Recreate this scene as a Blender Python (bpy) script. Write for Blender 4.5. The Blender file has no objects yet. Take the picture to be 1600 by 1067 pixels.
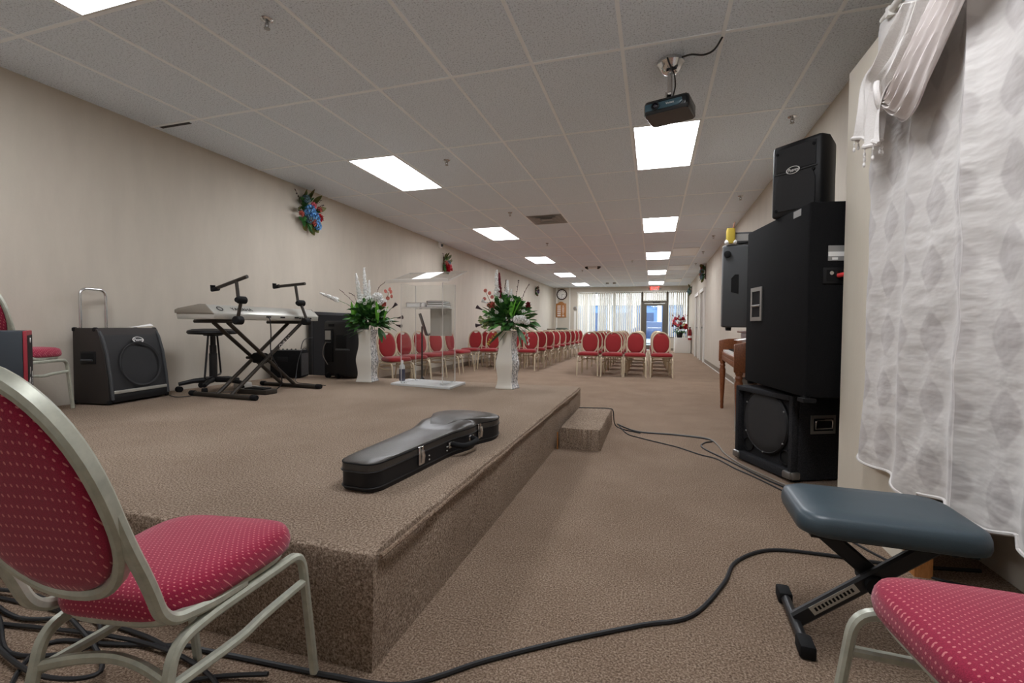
import bpy, bmesh, math, random
from math import sin, cos, pi, radians as R
from mathutils import Vector as V, Matrix as M4

random.seed(7)
scn = bpy.context.scene
COL = scn.collection

# ------------------------------------------------------------------ camera (fitted to the ceiling grid)
CAM_F, YAW, PITCH, ROLL, CH = 719.94, 0.29747, -0.03151, 0.0067, 0.98
FW = V((-sin(YAW)*cos(PITCH), cos(YAW)*cos(PITCH), sin(PITCH)))
_r0 = V((cos(YAW), sin(YAW), 0)); _u0 = _r0.cross(FW)
RT = _r0*cos(ROLL) + _u0*sin(ROLL); UP = _u0*cos(ROLL) - _r0*sin(ROLL)
CAMP = V((0, 0, CH))
def _ray(u, v): return RT*((u-800)/CAM_F) + UP*((533.5-v)/CAM_F) + FW
def atx(u, v, x): d = _ray(u, v); return CAMP + d*(x/d.x)
def aty(u, v, y): d = _ray(u, v); return CAMP + d*(y/d.y)
def atz(u, v, z): d = _ray(u, v); return CAMP + d*((z-CH)/d.z)
cd = bpy.data.cameras.new('camera'); cam = bpy.data.objects.new('camera', cd); COL.objects.link(cam)
cd.sensor_fit = 'HORIZONTAL'; cd.sensor_width = 36; cd.lens = CAM_F/1600*36; cd.clip_start = 0.03; cd.clip_end = 300
mw = M4((RT, UP, -FW)).transposed().to_4x4(); mw.translation = CAMP
cam.matrix_world = mw
scn.camera = cam

# ------------------------------------------------------------------ materials
def lin(c):
    if isinstance(c, str):
        c = tuple(int(c[i:i+2], 16) for i in (0, 2, 4))
    return tuple(((x/255)/12.92 if x/255 <= .04045 else ((x/255+.055)/1.055)**2.4) for x in c)+(1,)
class NT:
    def __init__(s, name):
        s.m = bpy.data.materials.new(name); s.m.use_nodes = True; s.t = s.m.node_tree; s.n = s.t.nodes
        s.b = s.n['Principled BSDF']; s.out = s.n['Material Output']
    def new(s, typ, **k):
        n = s.n.new(typ)
        for a, b in k.items():
            if a.startswith('i_'): n.inputs[a[2:].replace('_', ' ')].default_value = b
            else: setattr(n, a, b)
        return n
    def l(s, a, b): s.t.links.new(a, b)
    def coord(s, kind='Object', scale=None):
        tc = s.new('ShaderNodeTexCoord'); o = tc.outputs[kind]
        if scale is not None:
            mp = s.new('ShaderNodeMapping'); mp.inputs['Scale'].default_value = scale if hasattr(scale, '__len__') else (scale,)*3
            s.l(o, mp.inputs['Vector']); o = mp.outputs['Vector']
        return o
    def noise(s, co, scale, detail=3, rough=.6):
        n = s.new('ShaderNodeTexNoise'); n.inputs['Scale'].default_value = scale; n.inputs['Detail'].default_value = detail
        n.inputs['Roughness'].default_value = rough; s.l(co, n.inputs['Vector']); return n.outputs['Fac']
    def ramp(s, f, stops):
        r = s.new('ShaderNodeValToRGB'); e = r.color_ramp.elements
        while len(e) < len(stops): e.new(.5)
        for q, (p, c) in zip(e, stops): q.position = p; q.color = lin(c) if not (isinstance(c, tuple) and len(c) == 4) else c
        s.l(f, r.inputs['Fac']); return r.outputs['Color']
    def bump(s, f, strength=.3, dist=.01):
        b = s.new('ShaderNodeBump'); b.inputs['Strength'].default_value = strength; b.inputs['Distance'].default_value = dist
        s.l(f, b.inputs['Height']); s.l(b.outputs['Normal'], s.b.inputs['Normal'])
    def math(s, op, a, b=None):
        n = s.new('ShaderNodeMath', operation=op)
        for i, q in enumerate((a, b)):
            if q is None: continue
            if isinstance(q, (int, float)): n.inputs[i].default_value = q
            else: s.l(q, n.inputs[i])
        return n.outputs[0]
def simple(name, c, rough=.6, metal=0, bump=0, bscale=200, spec=.5, var=0, vscale=6, sheen=0):
    s = NT(name); s.b.inputs['Base Color'].default_value = lin(c); s.b.inputs['Roughness'].default_value = rough
    s.b.inputs['Metallic'].default_value = metal; s.b.inputs['Specular IOR Level'].default_value = spec
    if sheen: s.b.inputs['Sheen Weight'].default_value = sheen
    if var:
        co = s.coord(); f = s.noise(co, vscale)
        cc = tuple(int(c[i:i+2], 16) for i in (0, 2, 4)) if isinstance(c, str) else c
        a = tuple(max(0, x*(1-var)) for x in cc); b = tuple(min(255, x*(1+var)) for x in cc)
        s.l(s.ramp(f, [(.3, a), (.7, b)]), s.b.inputs['Base Color'])
    if bump:
        co = s.coord(); s.bump(s.noise(co, bscale, 2), bump, .004)
    return s.m
MAT = {}
def carpet(name, a, b, c):
    s = NT(name); co = s.coord()
    f = s.noise(co, 150, 4, .75); g = s.noise(co, 2.2, 4)
    col = s.ramp(f, [(.34, a), (.5, b), (.66, c)])
    mx = s.new('ShaderNodeMix', data_type='RGBA', blend_type='MULTIPLY'); mx.inputs['Factor'].default_value = 1
    s.l(col, mx.inputs['A']); s.l(s.ramp(g, [(.25, (228, 225, 222)), (.75, (255, 255, 255))]), mx.inputs['B'])
    s.l(mx.outputs['Result'], s.b.inputs['Base Color']); s.b.inputs['Roughness'].default_value = .95
    s.b.inputs['Specular IOR Level'].default_value = .1
    s.bump(f, .9, .012); return s.m
MAT['carpet'] = carpet('brown_carpet', (92, 74, 60), (156, 134, 115), (212, 190, 169))
MAT['carpet_stage'] = carpet('stage_carpet', (98, 81, 67), (164, 144, 126), (220, 200, 180))
def wallmat(name, c, streak=.03):
    s = NT(name); co = s.coord('Object', (1, 1, .25)); f = s.noise(co, 5, 6, .65); co2 = s.coord()
    g = s.noise(co2, 60, 3)
    s.l(s.ramp(f, [(.3, tuple(x*(1-streak) for x in c)), (.7, tuple(min(255, x*(1+streak*.6)) for x in c))]), s.b.inputs['Base Color'])
    s.b.inputs['Roughness'].default_value = .75; s.bump(g, .12, .006); return s.m
MAT['wall'] = wallmat('beige_wall_paint', (194, 185, 171))
MAT['panelwall'] = wallmat('pale_wall_board', (222, 214, 198), .02)
MAT['plainwhite'] = simple('white_paint', (228, 226, 220), .5)
def tilemat():
    s = NT('acoustic_tile'); co = s.coord('Object', (1, 1, 1))
    f = s.noise(co, 95, 3, .7); g = s.noise(co, 1.1, 2); 
    col = s.ramp(f, [(.36, (184, 194, 205)), (.46, (232, 242, 252)), (.8, (236, 245, 253))])
    s.l(col, s.b.inputs['Base Color']); s.b.inputs['Roughness'].default_value = .9
    s.bump(f, .5, .008); return s.m
MAT['tile'] = tilemat()
MAT['tbar'] = simple('white_grid_metal', (246, 251, 255), .45)
MAT['alum'] = simple('light_frame_white', (222, 222, 220), .4)
def emis(name, c, st):
    s = NT(name); s.b.inputs['Base Color'].default_value = (0, 0, 0, 1); s.b.inputs['Emission Color'].default_value = lin(c)
    s.b.inputs['Emission Strength'].default_value = st; return s.m
MAT['lamp'] = emis('lit_diffuser', (248, 250, 255), 9.5)
MAT['lensoff'] = simple('unlit_lens', (238, 238, 235), .35)
MAT['exit'] = emis('red_exit_letters', (255, 60, 50), 1.5)
def fabric(name, a, b, dots=True, scale=90):
    s = NT(name); co = s.coord('Object')
    s.b.inputs['Roughness'].default_value = .85; s.b.inputs['Sheen Weight'].default_value = .25; s.b.inputs['Specular IOR Level'].default_value = .2
    f = s.noise(s.coord(), 420, 2)
    base = s.ramp(f, [(.3, a), (.7, b)])
    if dots:
        sx = s.new('ShaderNodeSeparateXYZ'); s.l(co, sx.inputs[0])
        rowv = s.math('MULTIPLY', s.math('ADD', sx.outputs['Y'], sx.outputs['Z']), scale)
        colv = s.math('ADD', s.math('MULTIPLY', sx.outputs['X'], scale*.8), s.math('MULTIPLY', s.math('FLOOR', rowv), .5))
        fx = s.math('SUBTRACT', s.math('FRACT', colv), .5); fy = s.math('SUBTRACT', s.math('FRACT', rowv), .5)
        m = s.math('LESS_THAN', s.math('ADD', s.math('MULTIPLY', fx, fx), s.math('MULTIPLY', fy, fy)), .026)
        mx = s.new('ShaderNodeMix', data_type='RGBA'); s.l(m, mx.inputs['Factor']); s.l(base, mx.inputs['A']); mx.inputs['B'].default_value = lin((206, 122, 124))
        base = mx.outputs['Result']
    s.l(base, s.b.inputs['Base Color']); s.bump(f, .3, .002); return s.m
MAT['red'] = fabric('crimson_dotted_fabric', (134, 22, 54), (162, 36, 68))
MAT['redfar'] = fabric('red_dotted_fabric', (126, 30, 34), (150, 42, 44), False)
MAT['champ'] = simple('champagne_frame_paint', (176, 178, 164), .35, .3, var=.06, vscale=30)
MAT['champfar'] = simple('warm_champagne_frame_paint', (196, 180, 154), .35, .3)
MAT['black'] = simple('black_textured_carpet', (22, 22, 23), .9, spec=.12, bump=.6, bscale=260, var=.25, vscale=180)
MAT['subcarpet'] = simple('charcoal_speaker_carpet', (46, 46, 48), .95, bump=.8, bscale=220, var=.3, vscale=160, spec=.12)
MAT['blackplastic'] = simple('black_plastic', (22, 22, 24), .5, spec=.35, bump=.15, bscale=400)
MAT['greyplastic'] = simple('dark_grey_plastic', (62, 64, 66), .5, bump=.2, bscale=300)
MAT['grille'] = simple('dark_speaker_grille', (33, 33, 35), .55, bump=.8, bscale=600)
MAT['tolex'] = simple('brown_black_tolex', (40, 34, 31), .6, bump=.5, bscale=350)
MAT['vinyl'] = simple('slate_vinyl', (58, 72, 80), .38, bump=.1, bscale=300)
MAT['darkmetal'] = simple('dark_bronze_tube', (52, 46, 40), .45, .3)
MAT['blackmetal'] = simple('black_painted_metal', (36, 36, 38), .4, .2)
MAT['chrome'] = simple('chrome', (215, 215, 215), .15, 1)
MAT['steel'] = simple('brushed_steel', (160, 160, 158), .35, .9)
MAT['silver'] = simple('silver_plastic', (186, 184, 176), .35, .3)
MAT['silverdark'] = simple('silver_grey_endcap', (140, 133, 122), .45, .2)
MAT['rubber'] = simple('black_rubber', (22, 22, 23), .75, spec=.2)
MAT['cord'] = simple('black_cable_rubber', (24, 25, 28), .5)
MAT['cordgrey'] = simple('grey_cable', (120, 112, 102), .5)
MAT['redplug'] = simple('red_cable_plug', (214, 60, 60), .45)
MAT['whiteplastic'] = simple('white_plastic', (232, 230, 226), .35)
MAT['paper'] = simple('white_paper', (244, 243, 240), .7)
MAT['ceramic'] = simple('white_ceramic', (226, 222, 212), .28)
def mosaic():
    s = NT('silver_mosaic'); co = s.coord('Object', 62); v = s.new('ShaderNodeTexVoronoi'); v.inputs['Scale'].default_value = 1
    s.l(co, v.inputs['Vector'])
    s.l(s.ramp(v.outputs['Color'], [(.2, (150, 158, 164)), (.5, (214, 218, 220)), (.8, (245, 246, 246))]), s.b.inputs['Base Color'])
    s.b.inputs['Metallic'].default_value = .55; s.b.inputs['Roughness'].default_value = .2
    s.bump(v.outputs['Distance'], .8, .01); return s.m
MAT['mosaic'] = mosaic()
MAT['wood'] = None
def wood(name, a, b, sc=(1, 1, 12)):
    s = NT(name); co = s.coord('Object', sc); f = s.noise(co, 9, 5, .6)
    s.l(s.ramp(f, [(.3, a), (.7, b)]), s.b.inputs['Base Color']); s.b.inputs['Roughness'].default_value = .38; return s.m
MAT['wood'] = wood('reddish_brown_piano_wood', (92, 50, 27), (138, 82, 47), (8, 1, 8))
MAT['oak'] = wood('golden_oak', (150, 96, 50), (184, 126, 72), (14, 14, 2))
def curtainmat():
    s = NT('white_jacquard'); co = s.coord('Object', (1, 1, 1))
    sx = s.new('ShaderNodeSeparateXYZ'); s.l(co, sx.inputs[0])
    # offset rows of pointed ogees: two warped sine lattices
    y = s.math('MULTIPLY', sx.outputs['Y'], 2*pi/.17); zz = s.math('MULTIPLY', sx.outputs['Z'], 2*pi/.24)
    w = s.math('ADD', s.math('COSINE', y), s.math('COSINE', zz))
    w2 = s.math('ADD', w, s.math('MULTIPLY', s.math('SUBTRACT', s.noise(co, 30, 2), .5), .35))
    m = s.new('ShaderNodeMapRange', interpolation_type='SMOOTHSTEP'); m.inputs['From Min'].default_value = .15; m.inputs['From Max'].default_value = .6
    s.l(w2, m.inputs['Value'])
    mx = s.new('ShaderNodeMix', data_type='RGBA'); s.l(m.outputs['Result'], mx.inputs['Factor'])
    mx.inputs['A'].default_value = lin((208, 204, 200)); mx.inputs['B'].default_value = lin((190, 185, 182))
    s.l(mx.outputs['Result'], s.b.inputs['Base Color']); s.b.inputs['Roughness'].default_value = .62; s.b.inputs['Sheen Weight'].default_value = .2
    f = s.noise(s.coord('Object', (1, 1.3, 2.6)), 5.5, 2.6, .5); s.bump(f, .4, .035)
    return s.m
MAT['curtain'] = curtainmat()
MAT['satin'] = simple('white_satin_voile', (212, 204, 200), .45, sheen=.3)
MAT['lace'] = simple('white_lace', (222, 218, 214), .7, bump=.6, bscale=120)
def leafmat(name, a, b, rough=.5):
    s = NT(name); oi = s.noise(s.coord(), 14, 2)
    s.l(s.ramp(oi, [(.3, a), (.7, b)]), s.b.inputs['Base Color']); s.b.inputs['Roughness'].default_value = rough; return s.m
MAT['leaf'] = leafmat('dark_green_leaf', (34, 76, 36), (66, 118, 54))
MAT['leafmid'] = leafmat('mid_green_leaf', (58, 112, 48), (104, 156, 76))
MAT['leafbright'] = leafmat('bright_green_leaf', (72, 148, 34), (120, 190, 60))
MAT['leafdull'] = leafmat('olive_leaf', (70, 74, 38), (122, 118, 52))
MAT['leafbrown'] = leafmat('brown_leaf', (84, 58, 44), (120, 82, 60))
for k, c in dict(fwhite=(250, 250, 244), fred=(186, 28, 44), fcoral=(196, 112, 100), fdark=(52, 34, 40), fmaroon=(120, 22, 38),
                 fblue=(110, 170, 222), fpink=(232, 120, 134), fyellow=(204, 190, 60), flilac=(128, 110, 140), fteal=(110, 140, 150)).items():
    MAT[k] = simple(k[1:]+'_petal', c, .6, var=.14, vscale=40)
def acrylic():
    s = NT('clear_acrylic'); s.n.remove(s.b)
    tr = s.new('ShaderNodeBsdfTransparent'); tr.inputs[0].default_value = (.955, .965, .965, 1)
    gl = s.new('ShaderNodeBsdfGlossy'); gl.inputs['Roughness'].default_value = .03; gl.inputs['Color'].default_value = (.9, .9, .9, 1)
    lw = s.new('ShaderNodeLayerWeight'); lw.inputs['Blend'].default_value = .5
    fr = s.math('ADD', s.math('MULTIPLY', s.math('POWER', lw.outputs['Facing'], 5), .35), .03)
    mx = s.new('ShaderNodeMixShader'); s.l(fr, mx.inputs[0]); s.l(tr.outputs[0], mx.inputs[1]); s.l(gl.outputs[0], mx.inputs[2])
    s.l(mx.outputs[0], s.out.inputs['Surface']); return s.m
MAT['acrylic'] = acrylic()
def edge():
    s = NT('acrylic_edge'); s.n.remove(s.b)
    tr = s.new('ShaderNodeBsdfTransparent'); tr.inputs[0].default_value = (.9, .9, .9, 1)
    df = s.new('ShaderNodeBsdfDiffuse'); df.inputs[0].default_value = lin((238, 234, 228))
    mx = s.new('ShaderNodeMixShader'); mx.inputs[0].default_value = .5; s.l(tr.outputs[0], mx.inputs[1]); s.l(df.outputs[0], mx.inputs[2])
    s.l(mx.outputs[0], s.out.inputs['Surface']); return s.m
MAT['acredge'] = edge()
def frost():
    s = NT('frosted_acrylic'); s.n.remove(s.b)
    tr = s.new('ShaderNodeBsdfTransparent'); tr.inputs[0].default_value = (.8, .79, .77, 1)
    df = s.new('ShaderNodeBsdfDiffuse'); df.inputs[0].default_value = lin((190, 186, 178))
    mx = s.new('ShaderNodeMixShader'); mx.inputs[0].default_value = .7; s.l(tr.outputs[0], mx.inputs[1]); s.l(df.outputs[0], mx.inputs[2])
    s.l(mx.outputs[0], s.out.inputs['Surface']); return s.m
MAT['frost'] = frost()
def windowglass():
    s = NT('window_glass'); s.n.remove(s.b)
    tr = s.new('ShaderNodeBsdfTransparent'); tr.inputs[0].default_value = (.9, .94, .96, 1)
    gl = s.new('ShaderNodeBsdfGlossy'); gl.inputs['Roughness'].default_value = .02
    mx = s.new('ShaderNodeMixShader'); mx.inputs[0].default_value = .06; s.l(tr.outputs[0], mx.inputs[1]); s.l(gl.outputs[0], mx.inputs[2])
    s.l(mx.outputs[0], s.out.inputs['Surface']); return s.m
MAT['glass'] = windowglass()
MAT['slat'] = simple('white_vinyl_slat', (232, 226, 214), .5)
MAT['slatback'] = simple('brown_mullion', (86, 72, 58), .5, .2)
MAT['doorframe'] = simple('grey_bronze_door_frame', (96, 90, 80), .45, .3)
MAT['base'] = simple('taupe_baseboard', (128, 116, 102), .6)
MAT['doorgrey'] = simple('taupe_door_paint', (148, 138, 124), .5)
MAT['grey'] = simple('mid_grey_metal', (150, 149, 146), .5)
MAT['asphalt'] = simple('asphalt', (128, 126, 122), .9, var=.1, vscale=3)
MAT['stucco'] = simple('cream_stucco', (222, 214, 200), .85)
MAT['bluefacade'] = simple('blue_grey_panel', (96, 126, 168), .6)
MAT['navy'] = simple('dark_blue_glass', (44, 62, 96), .25)
MAT['redbody'] = simple('red_lacquer', (150, 26, 34), .35)
MAT['darkblue'] = simple('blue_black_box', (42, 50, 58), .5)
MAT['redtrim'] = simple('red_trim', (150, 36, 50), .5)
MAT['projector'] = simple('gloss_black_projector', (32, 34, 36), .25)
MAT['projblue'] = simple('projector_front_blue', (52, 82, 94), .3)
MAT['lens'] = simple('camera_lens_glass', (20, 22, 34), .05)
MAT['greenchair'] = simple('grey_green_vinyl', (84, 92, 80), .6)
MAT['bottleblue'] = simple('blue_wrapper', (40, 44, 70), .4)
MAT['clearplastic'] = simple('milky_plastic', (214, 216, 216), .3)
MAT['bin'] = simple('galvanised_bin', (158, 158, 150), .4, .5)
MAT['yellow'] = simple('mustard_yellow_paint', (182, 158, 52), .5)

# ------------------------------------------------------------------ mesh building
class MB:
    """collects polygons; build() links them as ONE mesh object"""
    def __init__(s): s.v = []; s.f = []; s.mi = []; s.cur = 0
    def _add(s, vs, fs):
        o = len(s.v); s.v += [tuple(x) for x in vs]
        for f in fs: s.f.append(tuple(i+o for i in f)); s.mi.append(s.cur)
        return s
    def box(s, c, size, rot=None):
        x, y, z = (q/2 for q in size); c = V(c)
        vs = [V((a*x, b*y, d*z)) for a in (-1, 1) for b in (-1, 1) for d in (-1, 1)]
        if rot is not None:
            m = rot if not isinstance(rot, (int, float)) else M4.Rotation(rot, 3, 'Z')
            vs = [m @ q for q in vs]
        return s._add([c+q for q in vs], [(0, 1, 3, 2), (4, 6, 7, 5), (0, 4, 5, 1), (2, 3, 7, 6), (0, 2, 6, 4), (1, 5, 7, 3)])
    def b2(s, lo, hi):
        return s.box([(a+b)/2 for a, b in zip(lo, hi)], [abs(b-a) for a, b in zip(lo, hi)])
    def tube(s, pts, r, n=8, closed=False, cap=True, prof=None, up=None, rs=None):
        """sweep a circle (or a w,h rectangle prof) along pts"""
        pts = [V(p) for p in pts]; N = len(pts)
        if prof:
            w, h = prof; bv = min(w, h)*.28
            sec = [(w/2, -h/2+bv), (w/2, h/2-bv), (w/2-bv, h/2), (-w/2+bv, h/2), (-w/2, h/2-bv), (-w/2, -h/2+bv), (-w/2+bv, -h/2), (w/2-bv, -h/2)]
        else:
            sec = [(cos(2*pi*i/n), sin(2*pi*i/n)) for i in range(n)]
        n = len(sec); nrm = None; vs = []
        for i, p in enumerate(pts):
            a = pts[(i-1) % N] if (closed or i > 0) else p; b = pts[(i+1) % N] if (closed or i < N-1) else p
            t = (b-a)
            t = t.normalized() if t.length > 1e-9 else V((0, 0, 1))
            if up is not None: nn = V(up)
            else: nn = nrm if nrm is not None else (V((0, 0, 1)) if abs(t.z) < .9 else V((1, 0, 0)))
            nn = nn - t*nn.dot(t)
            if nn.length < 1e-6: nn = t.orthogonal()
            nn.normalize(); nrm = nn; bn = t.cross(nn)
            k = (r if not prof else 1)*(rs[i] if rs else 1)
            vs += [p + bn*(x*k) + nn*(y*k) for x, y in sec]
        fs = []
        for i in range(N if closed else N-1):
            j = (i+1) % N
            for q in range(n):
                fs.append((i*n+q, i*n+(q+1) % n, j*n+(q+1) % n, j*n+q))
        if cap and not closed:
            fs.append(tuple(range(n))[::-1]); fs.append(tuple((N-1)*n+q for q in range(n)))
        return s._add(vs, fs)
    def lathe(s, prof, c=(0, 0, 0), n=20, axis=(0, 0, 1), capb=True, capt=True):
        ax = V(axis).normalized(); e1 = ax.orthogonal().normalized(); e2 = ax.cross(e1); c = V(c); vs = []
        for r, h in prof: vs += [c + ax*h + (e1*cos(2*pi*i/n) + e2*sin(2*pi*i/n))*max(r, 1e-5) for i in range(n)]
        fs = []
        for k in range(len(prof)-1):
            for i in range(n): fs.append((k*n+i, k*n+(i+1) % n, (k+1)*n+(i+1) % n, (k+1)*n+i))
        if capb: fs.append(tuple(range(n))[::-1])
        if capt: fs.append(tuple((len(prof)-1)*n+i for i in range(n)))
        return s._add(vs, fs)
    def rings(s, rings, capb=True, capt=True):
        n = len(rings[0]); vs = [p for r in rings for p in r]; fs = []
        for k in range(len(rings)-1):
            for i in range(n): fs.append((k*n+i, k*n+(i+1) % n, (k+1)*n+(i+1) % n, (k+1)*n+i))
        if capb: fs.append(tuple(range(n))[::-1])
        if capt: fs.append(tuple((len(rings)-1)*n+i for i in range(n)))
        return s._add(vs, fs)
    def prism(s, poly, z0, z1, mat=None):
        """poly in XY extruded z0..z1, optional 4x4"""
        m = mat or M4.Identity(4)
        return s.rings([[m @ V((x, y, z0)) for x, y in poly], [m @ V((x, y, z1)) for x, y in poly]])
    def grid(s, fn, nu, nv):
        vs = [fn(i/nu, j/nv) for j in range(nv+1) for i in range(nu+1)]
        return s._add(vs, [(j*(nu+1)+i, j*(nu+1)+i+1, (j+1)*(nu+1)+i+1, (j+1)*(nu+1)+i) for j in range(nv) for i in range(nu)])
    def blob(s, c, r, n=6, m=4, sq=(1, 1, 1)):
        c = V(c); pr = [(sin(pi*k/m), -cos(pi*k/m)) for k in range(m+1)]
        vs = []
        for a, h in pr: vs += [c + V((a*cos(2*pi*i/n)*r*sq[0], a*sin(2*pi*i/n)*r*sq[1], h*r*sq[2])) for i in range(n)]
        return s._add(vs, [(k*n+i, k*n+(i+1) % n, (k+1)*n+(i+1) % n, (k+1)*n+i) for k in range(m) for i in range(n)])
    def leaf(s, base, d, ln, w, droop=.3, twist=0, seg=4, fold=.25):
        base = V(base); d = V(d).normalized(); side = d.cross(V((0, 0, 1)))
        if side.length < .05: side = V((1, 0, 0))
        side.normalize(); side = M4.Rotation(twist, 3, d) @ side
        vs = []
        for i in range(seg+1):
            t = i/seg; p = base + d*(ln*t) - V((0, 0, 1))*(droop*ln*t*t); ww = w*(sin(pi*min(1, t*.93+.05))**.8)*.5
            nn = side.cross(d)
            vs += [p - side*ww + nn*(ww*fold), p, p + side*ww + nn*(ww*fold)]
        fs = []
        for i in range(seg):
            for q in (0, 1): fs.append((i*3+q, i*3+q+1, (i+1)*3+q+1, (i+1)*3+q))
        return s._add(vs, fs)
    def build(s, name, mat, parent=None, smooth=True, bevel=0, seg=2, loc=None, angle=40, sol=0, sub=0):
        me = bpy.data.meshes.new(name); me.from_pydata(s.v, [], s.f); me.validate(); me.update()
        mats = mat if isinstance(mat, (list, tuple)) else [mat]
        for m in mats: me.materials.append(MAT[m] if isinstance(m, str) else m)
        if len(mats) > 1 and len(me.polygons) == len(s.mi):
            me.polygons.foreach_set('material_index', s.mi)
        bm = bmesh.new(); bm.from_mesh(me); bmesh.ops.recalc_face_normals(bm, faces=bm.faces)
        if bevel:
            es = [e for e in bm.edges if len(e.link_faces) == 2 and e.calc_face_angle(0) > R(50)]
            bmesh.ops.bevel(bm, geom=es, offset=bevel, segments=seg, affect='EDGES', profile=.5, clamp_overlap=True)
        bm.to_mesh(me); bm.free()
        if smooth:
            me.polygons.foreach_set('use_smooth', [True]*len(me.polygons))
            try: me.set_sharp_from_angle(angle=R(angle))
            except Exception: pass
        o = bpy.data.objects.new(name, me); COL.objects.link(o)
        if parent is not None: o.parent = parent
        if loc is not None: o.location = loc
        if sol: md = o.modifiers.new('thickness', 'SOLIDIFY'); md.thickness = sol; md.offset = 0
        if sub: md = o.modifiers.new('smooth', 'SUBSURF'); md.levels = sub; md.render_levels = sub
        return o
def smooth_path(pts, k=6, closed=False):
    pts = [V(p) for p in pts]; N = len(pts); out = []
    for i in range(N if closed else N-1):
        g = (lambda j: pts[j % N]) if closed else (lambda j: pts[max(0, min(N-1, j))])
        a, b, c, d = g(i-1), g(i), g(i+1), g(i+2)
        for q in range(k):
            t = q/k
            out.append(.5*((2*b) + (c-a)*t + (2*a-5*b+4*c-d)*t*t + (3*b-a-3*c+d)*t*t*t))
    if not closed: out.append(pts[-1])
    return out
def rpath(pts, r=.04, k=5):
    """polyline with rounded corners"""
    pts = [V(p) for p in pts]; out = [pts[0]]
    for i in range(1, len(pts)-1):
        a, b, c = pts[i-1], pts[i], pts[i+1]
        ra = min(r, (a-b).length*.45, (c-b).length*.45)
        p = b + (a-b).normalized()*ra; q = b + (c-b).normalized()*ra
        for j in range(k+1):
            t = j/k; out.append(p*(1-t)**2 + b*2*t*(1-t) + q*t*t)
    out.append(pts[-1]); return out
def rrect(w, h, r, n=5):
    out = []
    for cx, cy, a0 in ((w/2-r, h/2-r, 0), (-w/2+r, h/2-r, pi/2), (-w/2+r, -h/2+r, pi), (w/2-r, -h/2+r, 1.5*pi)):
        for i in range(n+1): a = a0 + i/n*pi/2; out.append((cx+r*cos(a), cy+r*sin(a)))
    return out
def thing(name, label, cat, loc=(0, 0, 0), rz=0, group=None):
    o = bpy.data.objects.new(name, None); o.empty_display_size = .1; COL.objects.link(o); o.location = loc; o.rotation_euler = (0, 0, rz)
    return tag(o, label, cat, group)
def tag(o, label, cat, group=None):
    o['label'] = label; o['category'] = cat
    if group: o['group'] = group
    return o
def struct(o): o['kind'] = 'structure'; return o
def dup(root, loc, rz, label, group=None):
    r = root.copy(); COL.objects.link(r); r.location = loc; r.rotation_euler = (0, 0, rz); r['label'] = label
    if group: r['group'] = group
    for ch in list(root.children):
        c = ch.copy(); COL.objects.link(c); c.parent = r
        for g in list(ch.children):
            d = g.copy(); COL.objects.link(d); d.parent = c
    return r
def text(name, body, size, mat, parent, loc, rot, extrude=.0008, shear=0, align='CENTER', sx=1):
    cu = bpy.data.curves.new(name, 'FONT'); cu.body = body; cu.size = size; cu.extrude = extrude; cu.shear = shear
    cu.align_x = align; cu.align_y = 'CENTER'; cu.resolution_u = 2
    t = bpy.data.objects.new(name, cu); COL.objects.link(t)
    bpy.context.view_layer.update()
    me = bpy.data.meshes.new_from_object(t.evaluated_get(bpy.context.evaluated_depsgraph_get()))
    bpy.data.objects.remove(t); me.materials.clear(); me.materials.append(MAT[mat])
    o = bpy.data.objects.new(name, me); COL.objects.link(o); o.parent = parent
    m = (rot if isinstance(rot, M4) else M4.Rotation(0, 4, 'Z') ).to_4x4(); m.translation = V(loc)
    o.matrix_local = m @ M4.Diagonal((sx, 1, 1, 1)); return o
def facing(n, up=(0, 0, 1)):
    """rotation whose local Z looks along n and local Y is up: for writing and badges"""
    z = V(n).normalized(); x = V(up).cross(z).normalized(); y = z.cross(x)
    return M4((x, y, z)).transposed().to_4x4()
EXPOSURE = 1.1
# ------------------------------------------------------------------ the room
XL, YB, CZ, ST = -4.48, 21.2, 2.81, 0.34
GX, GY = -0.224, 3.154
def XR(y): return 1.325+.0058*y
struct(MB().b2((XL-.15, -1.35, -.12), (1.75, YB+.2, 0)).build('floor', 'carpet', smooth=False))
struct(MB().b2((XL-.15, -1.35, CZ), (1.75, YB+.2, CZ+.1)).build('ceiling', 'tile', smooth=False))
struct(MB().b2((XL-.15, -1.35, 0), (XL, YB+.2, CZ)).build('wall_left', 'wall', smooth=False))
struct(MB().prism([(XR(-1.35), -1.35), (1.75, -1.35), (1.75, YB+.2), (XR(YB+.2), YB+.2)], 0, CZ).build('wall_right', 'wall', smooth=False))
struct(MB().b2((XL, -1.35, 0), (XR(-1.2), -1.2, CZ)).build('wall_front', 'plainwhite', smooth=False))
bw = MB()
bw.b2((XL, YB, 0), (-3.37, YB+.2, CZ)); bw.b2((-3.37, YB, 2.57), (XR(YB), YB+.2, CZ))
bw.b2((-3.37, YB, 0), (-.5, YB+.2, .55)); bw.b2((.57, YB, 0), (XR(YB), YB+.2, .55))
struct(bw.build('wall_back', 'wall', smooth=False))
# partition board behind the curtain, with the opening the curtain hangs across
pt = MB(); pt.b2((1.0, 2.28, 0), (1.07, 2.98, 2.37)); pt.b2((1.0, .3, 2.1), (1.07, 2.28, 2.37)); pt.b2((1.0, .3, 0), (1.07, .75, 2.1))
struct(pt.build('wall_partition', 'panelwall', smooth=False))
struct(MB().b2((1.005, 2.19, 0), (1.065, 2.278, 2.1)).build('trim_2', 'oak', smooth=False))
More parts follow.
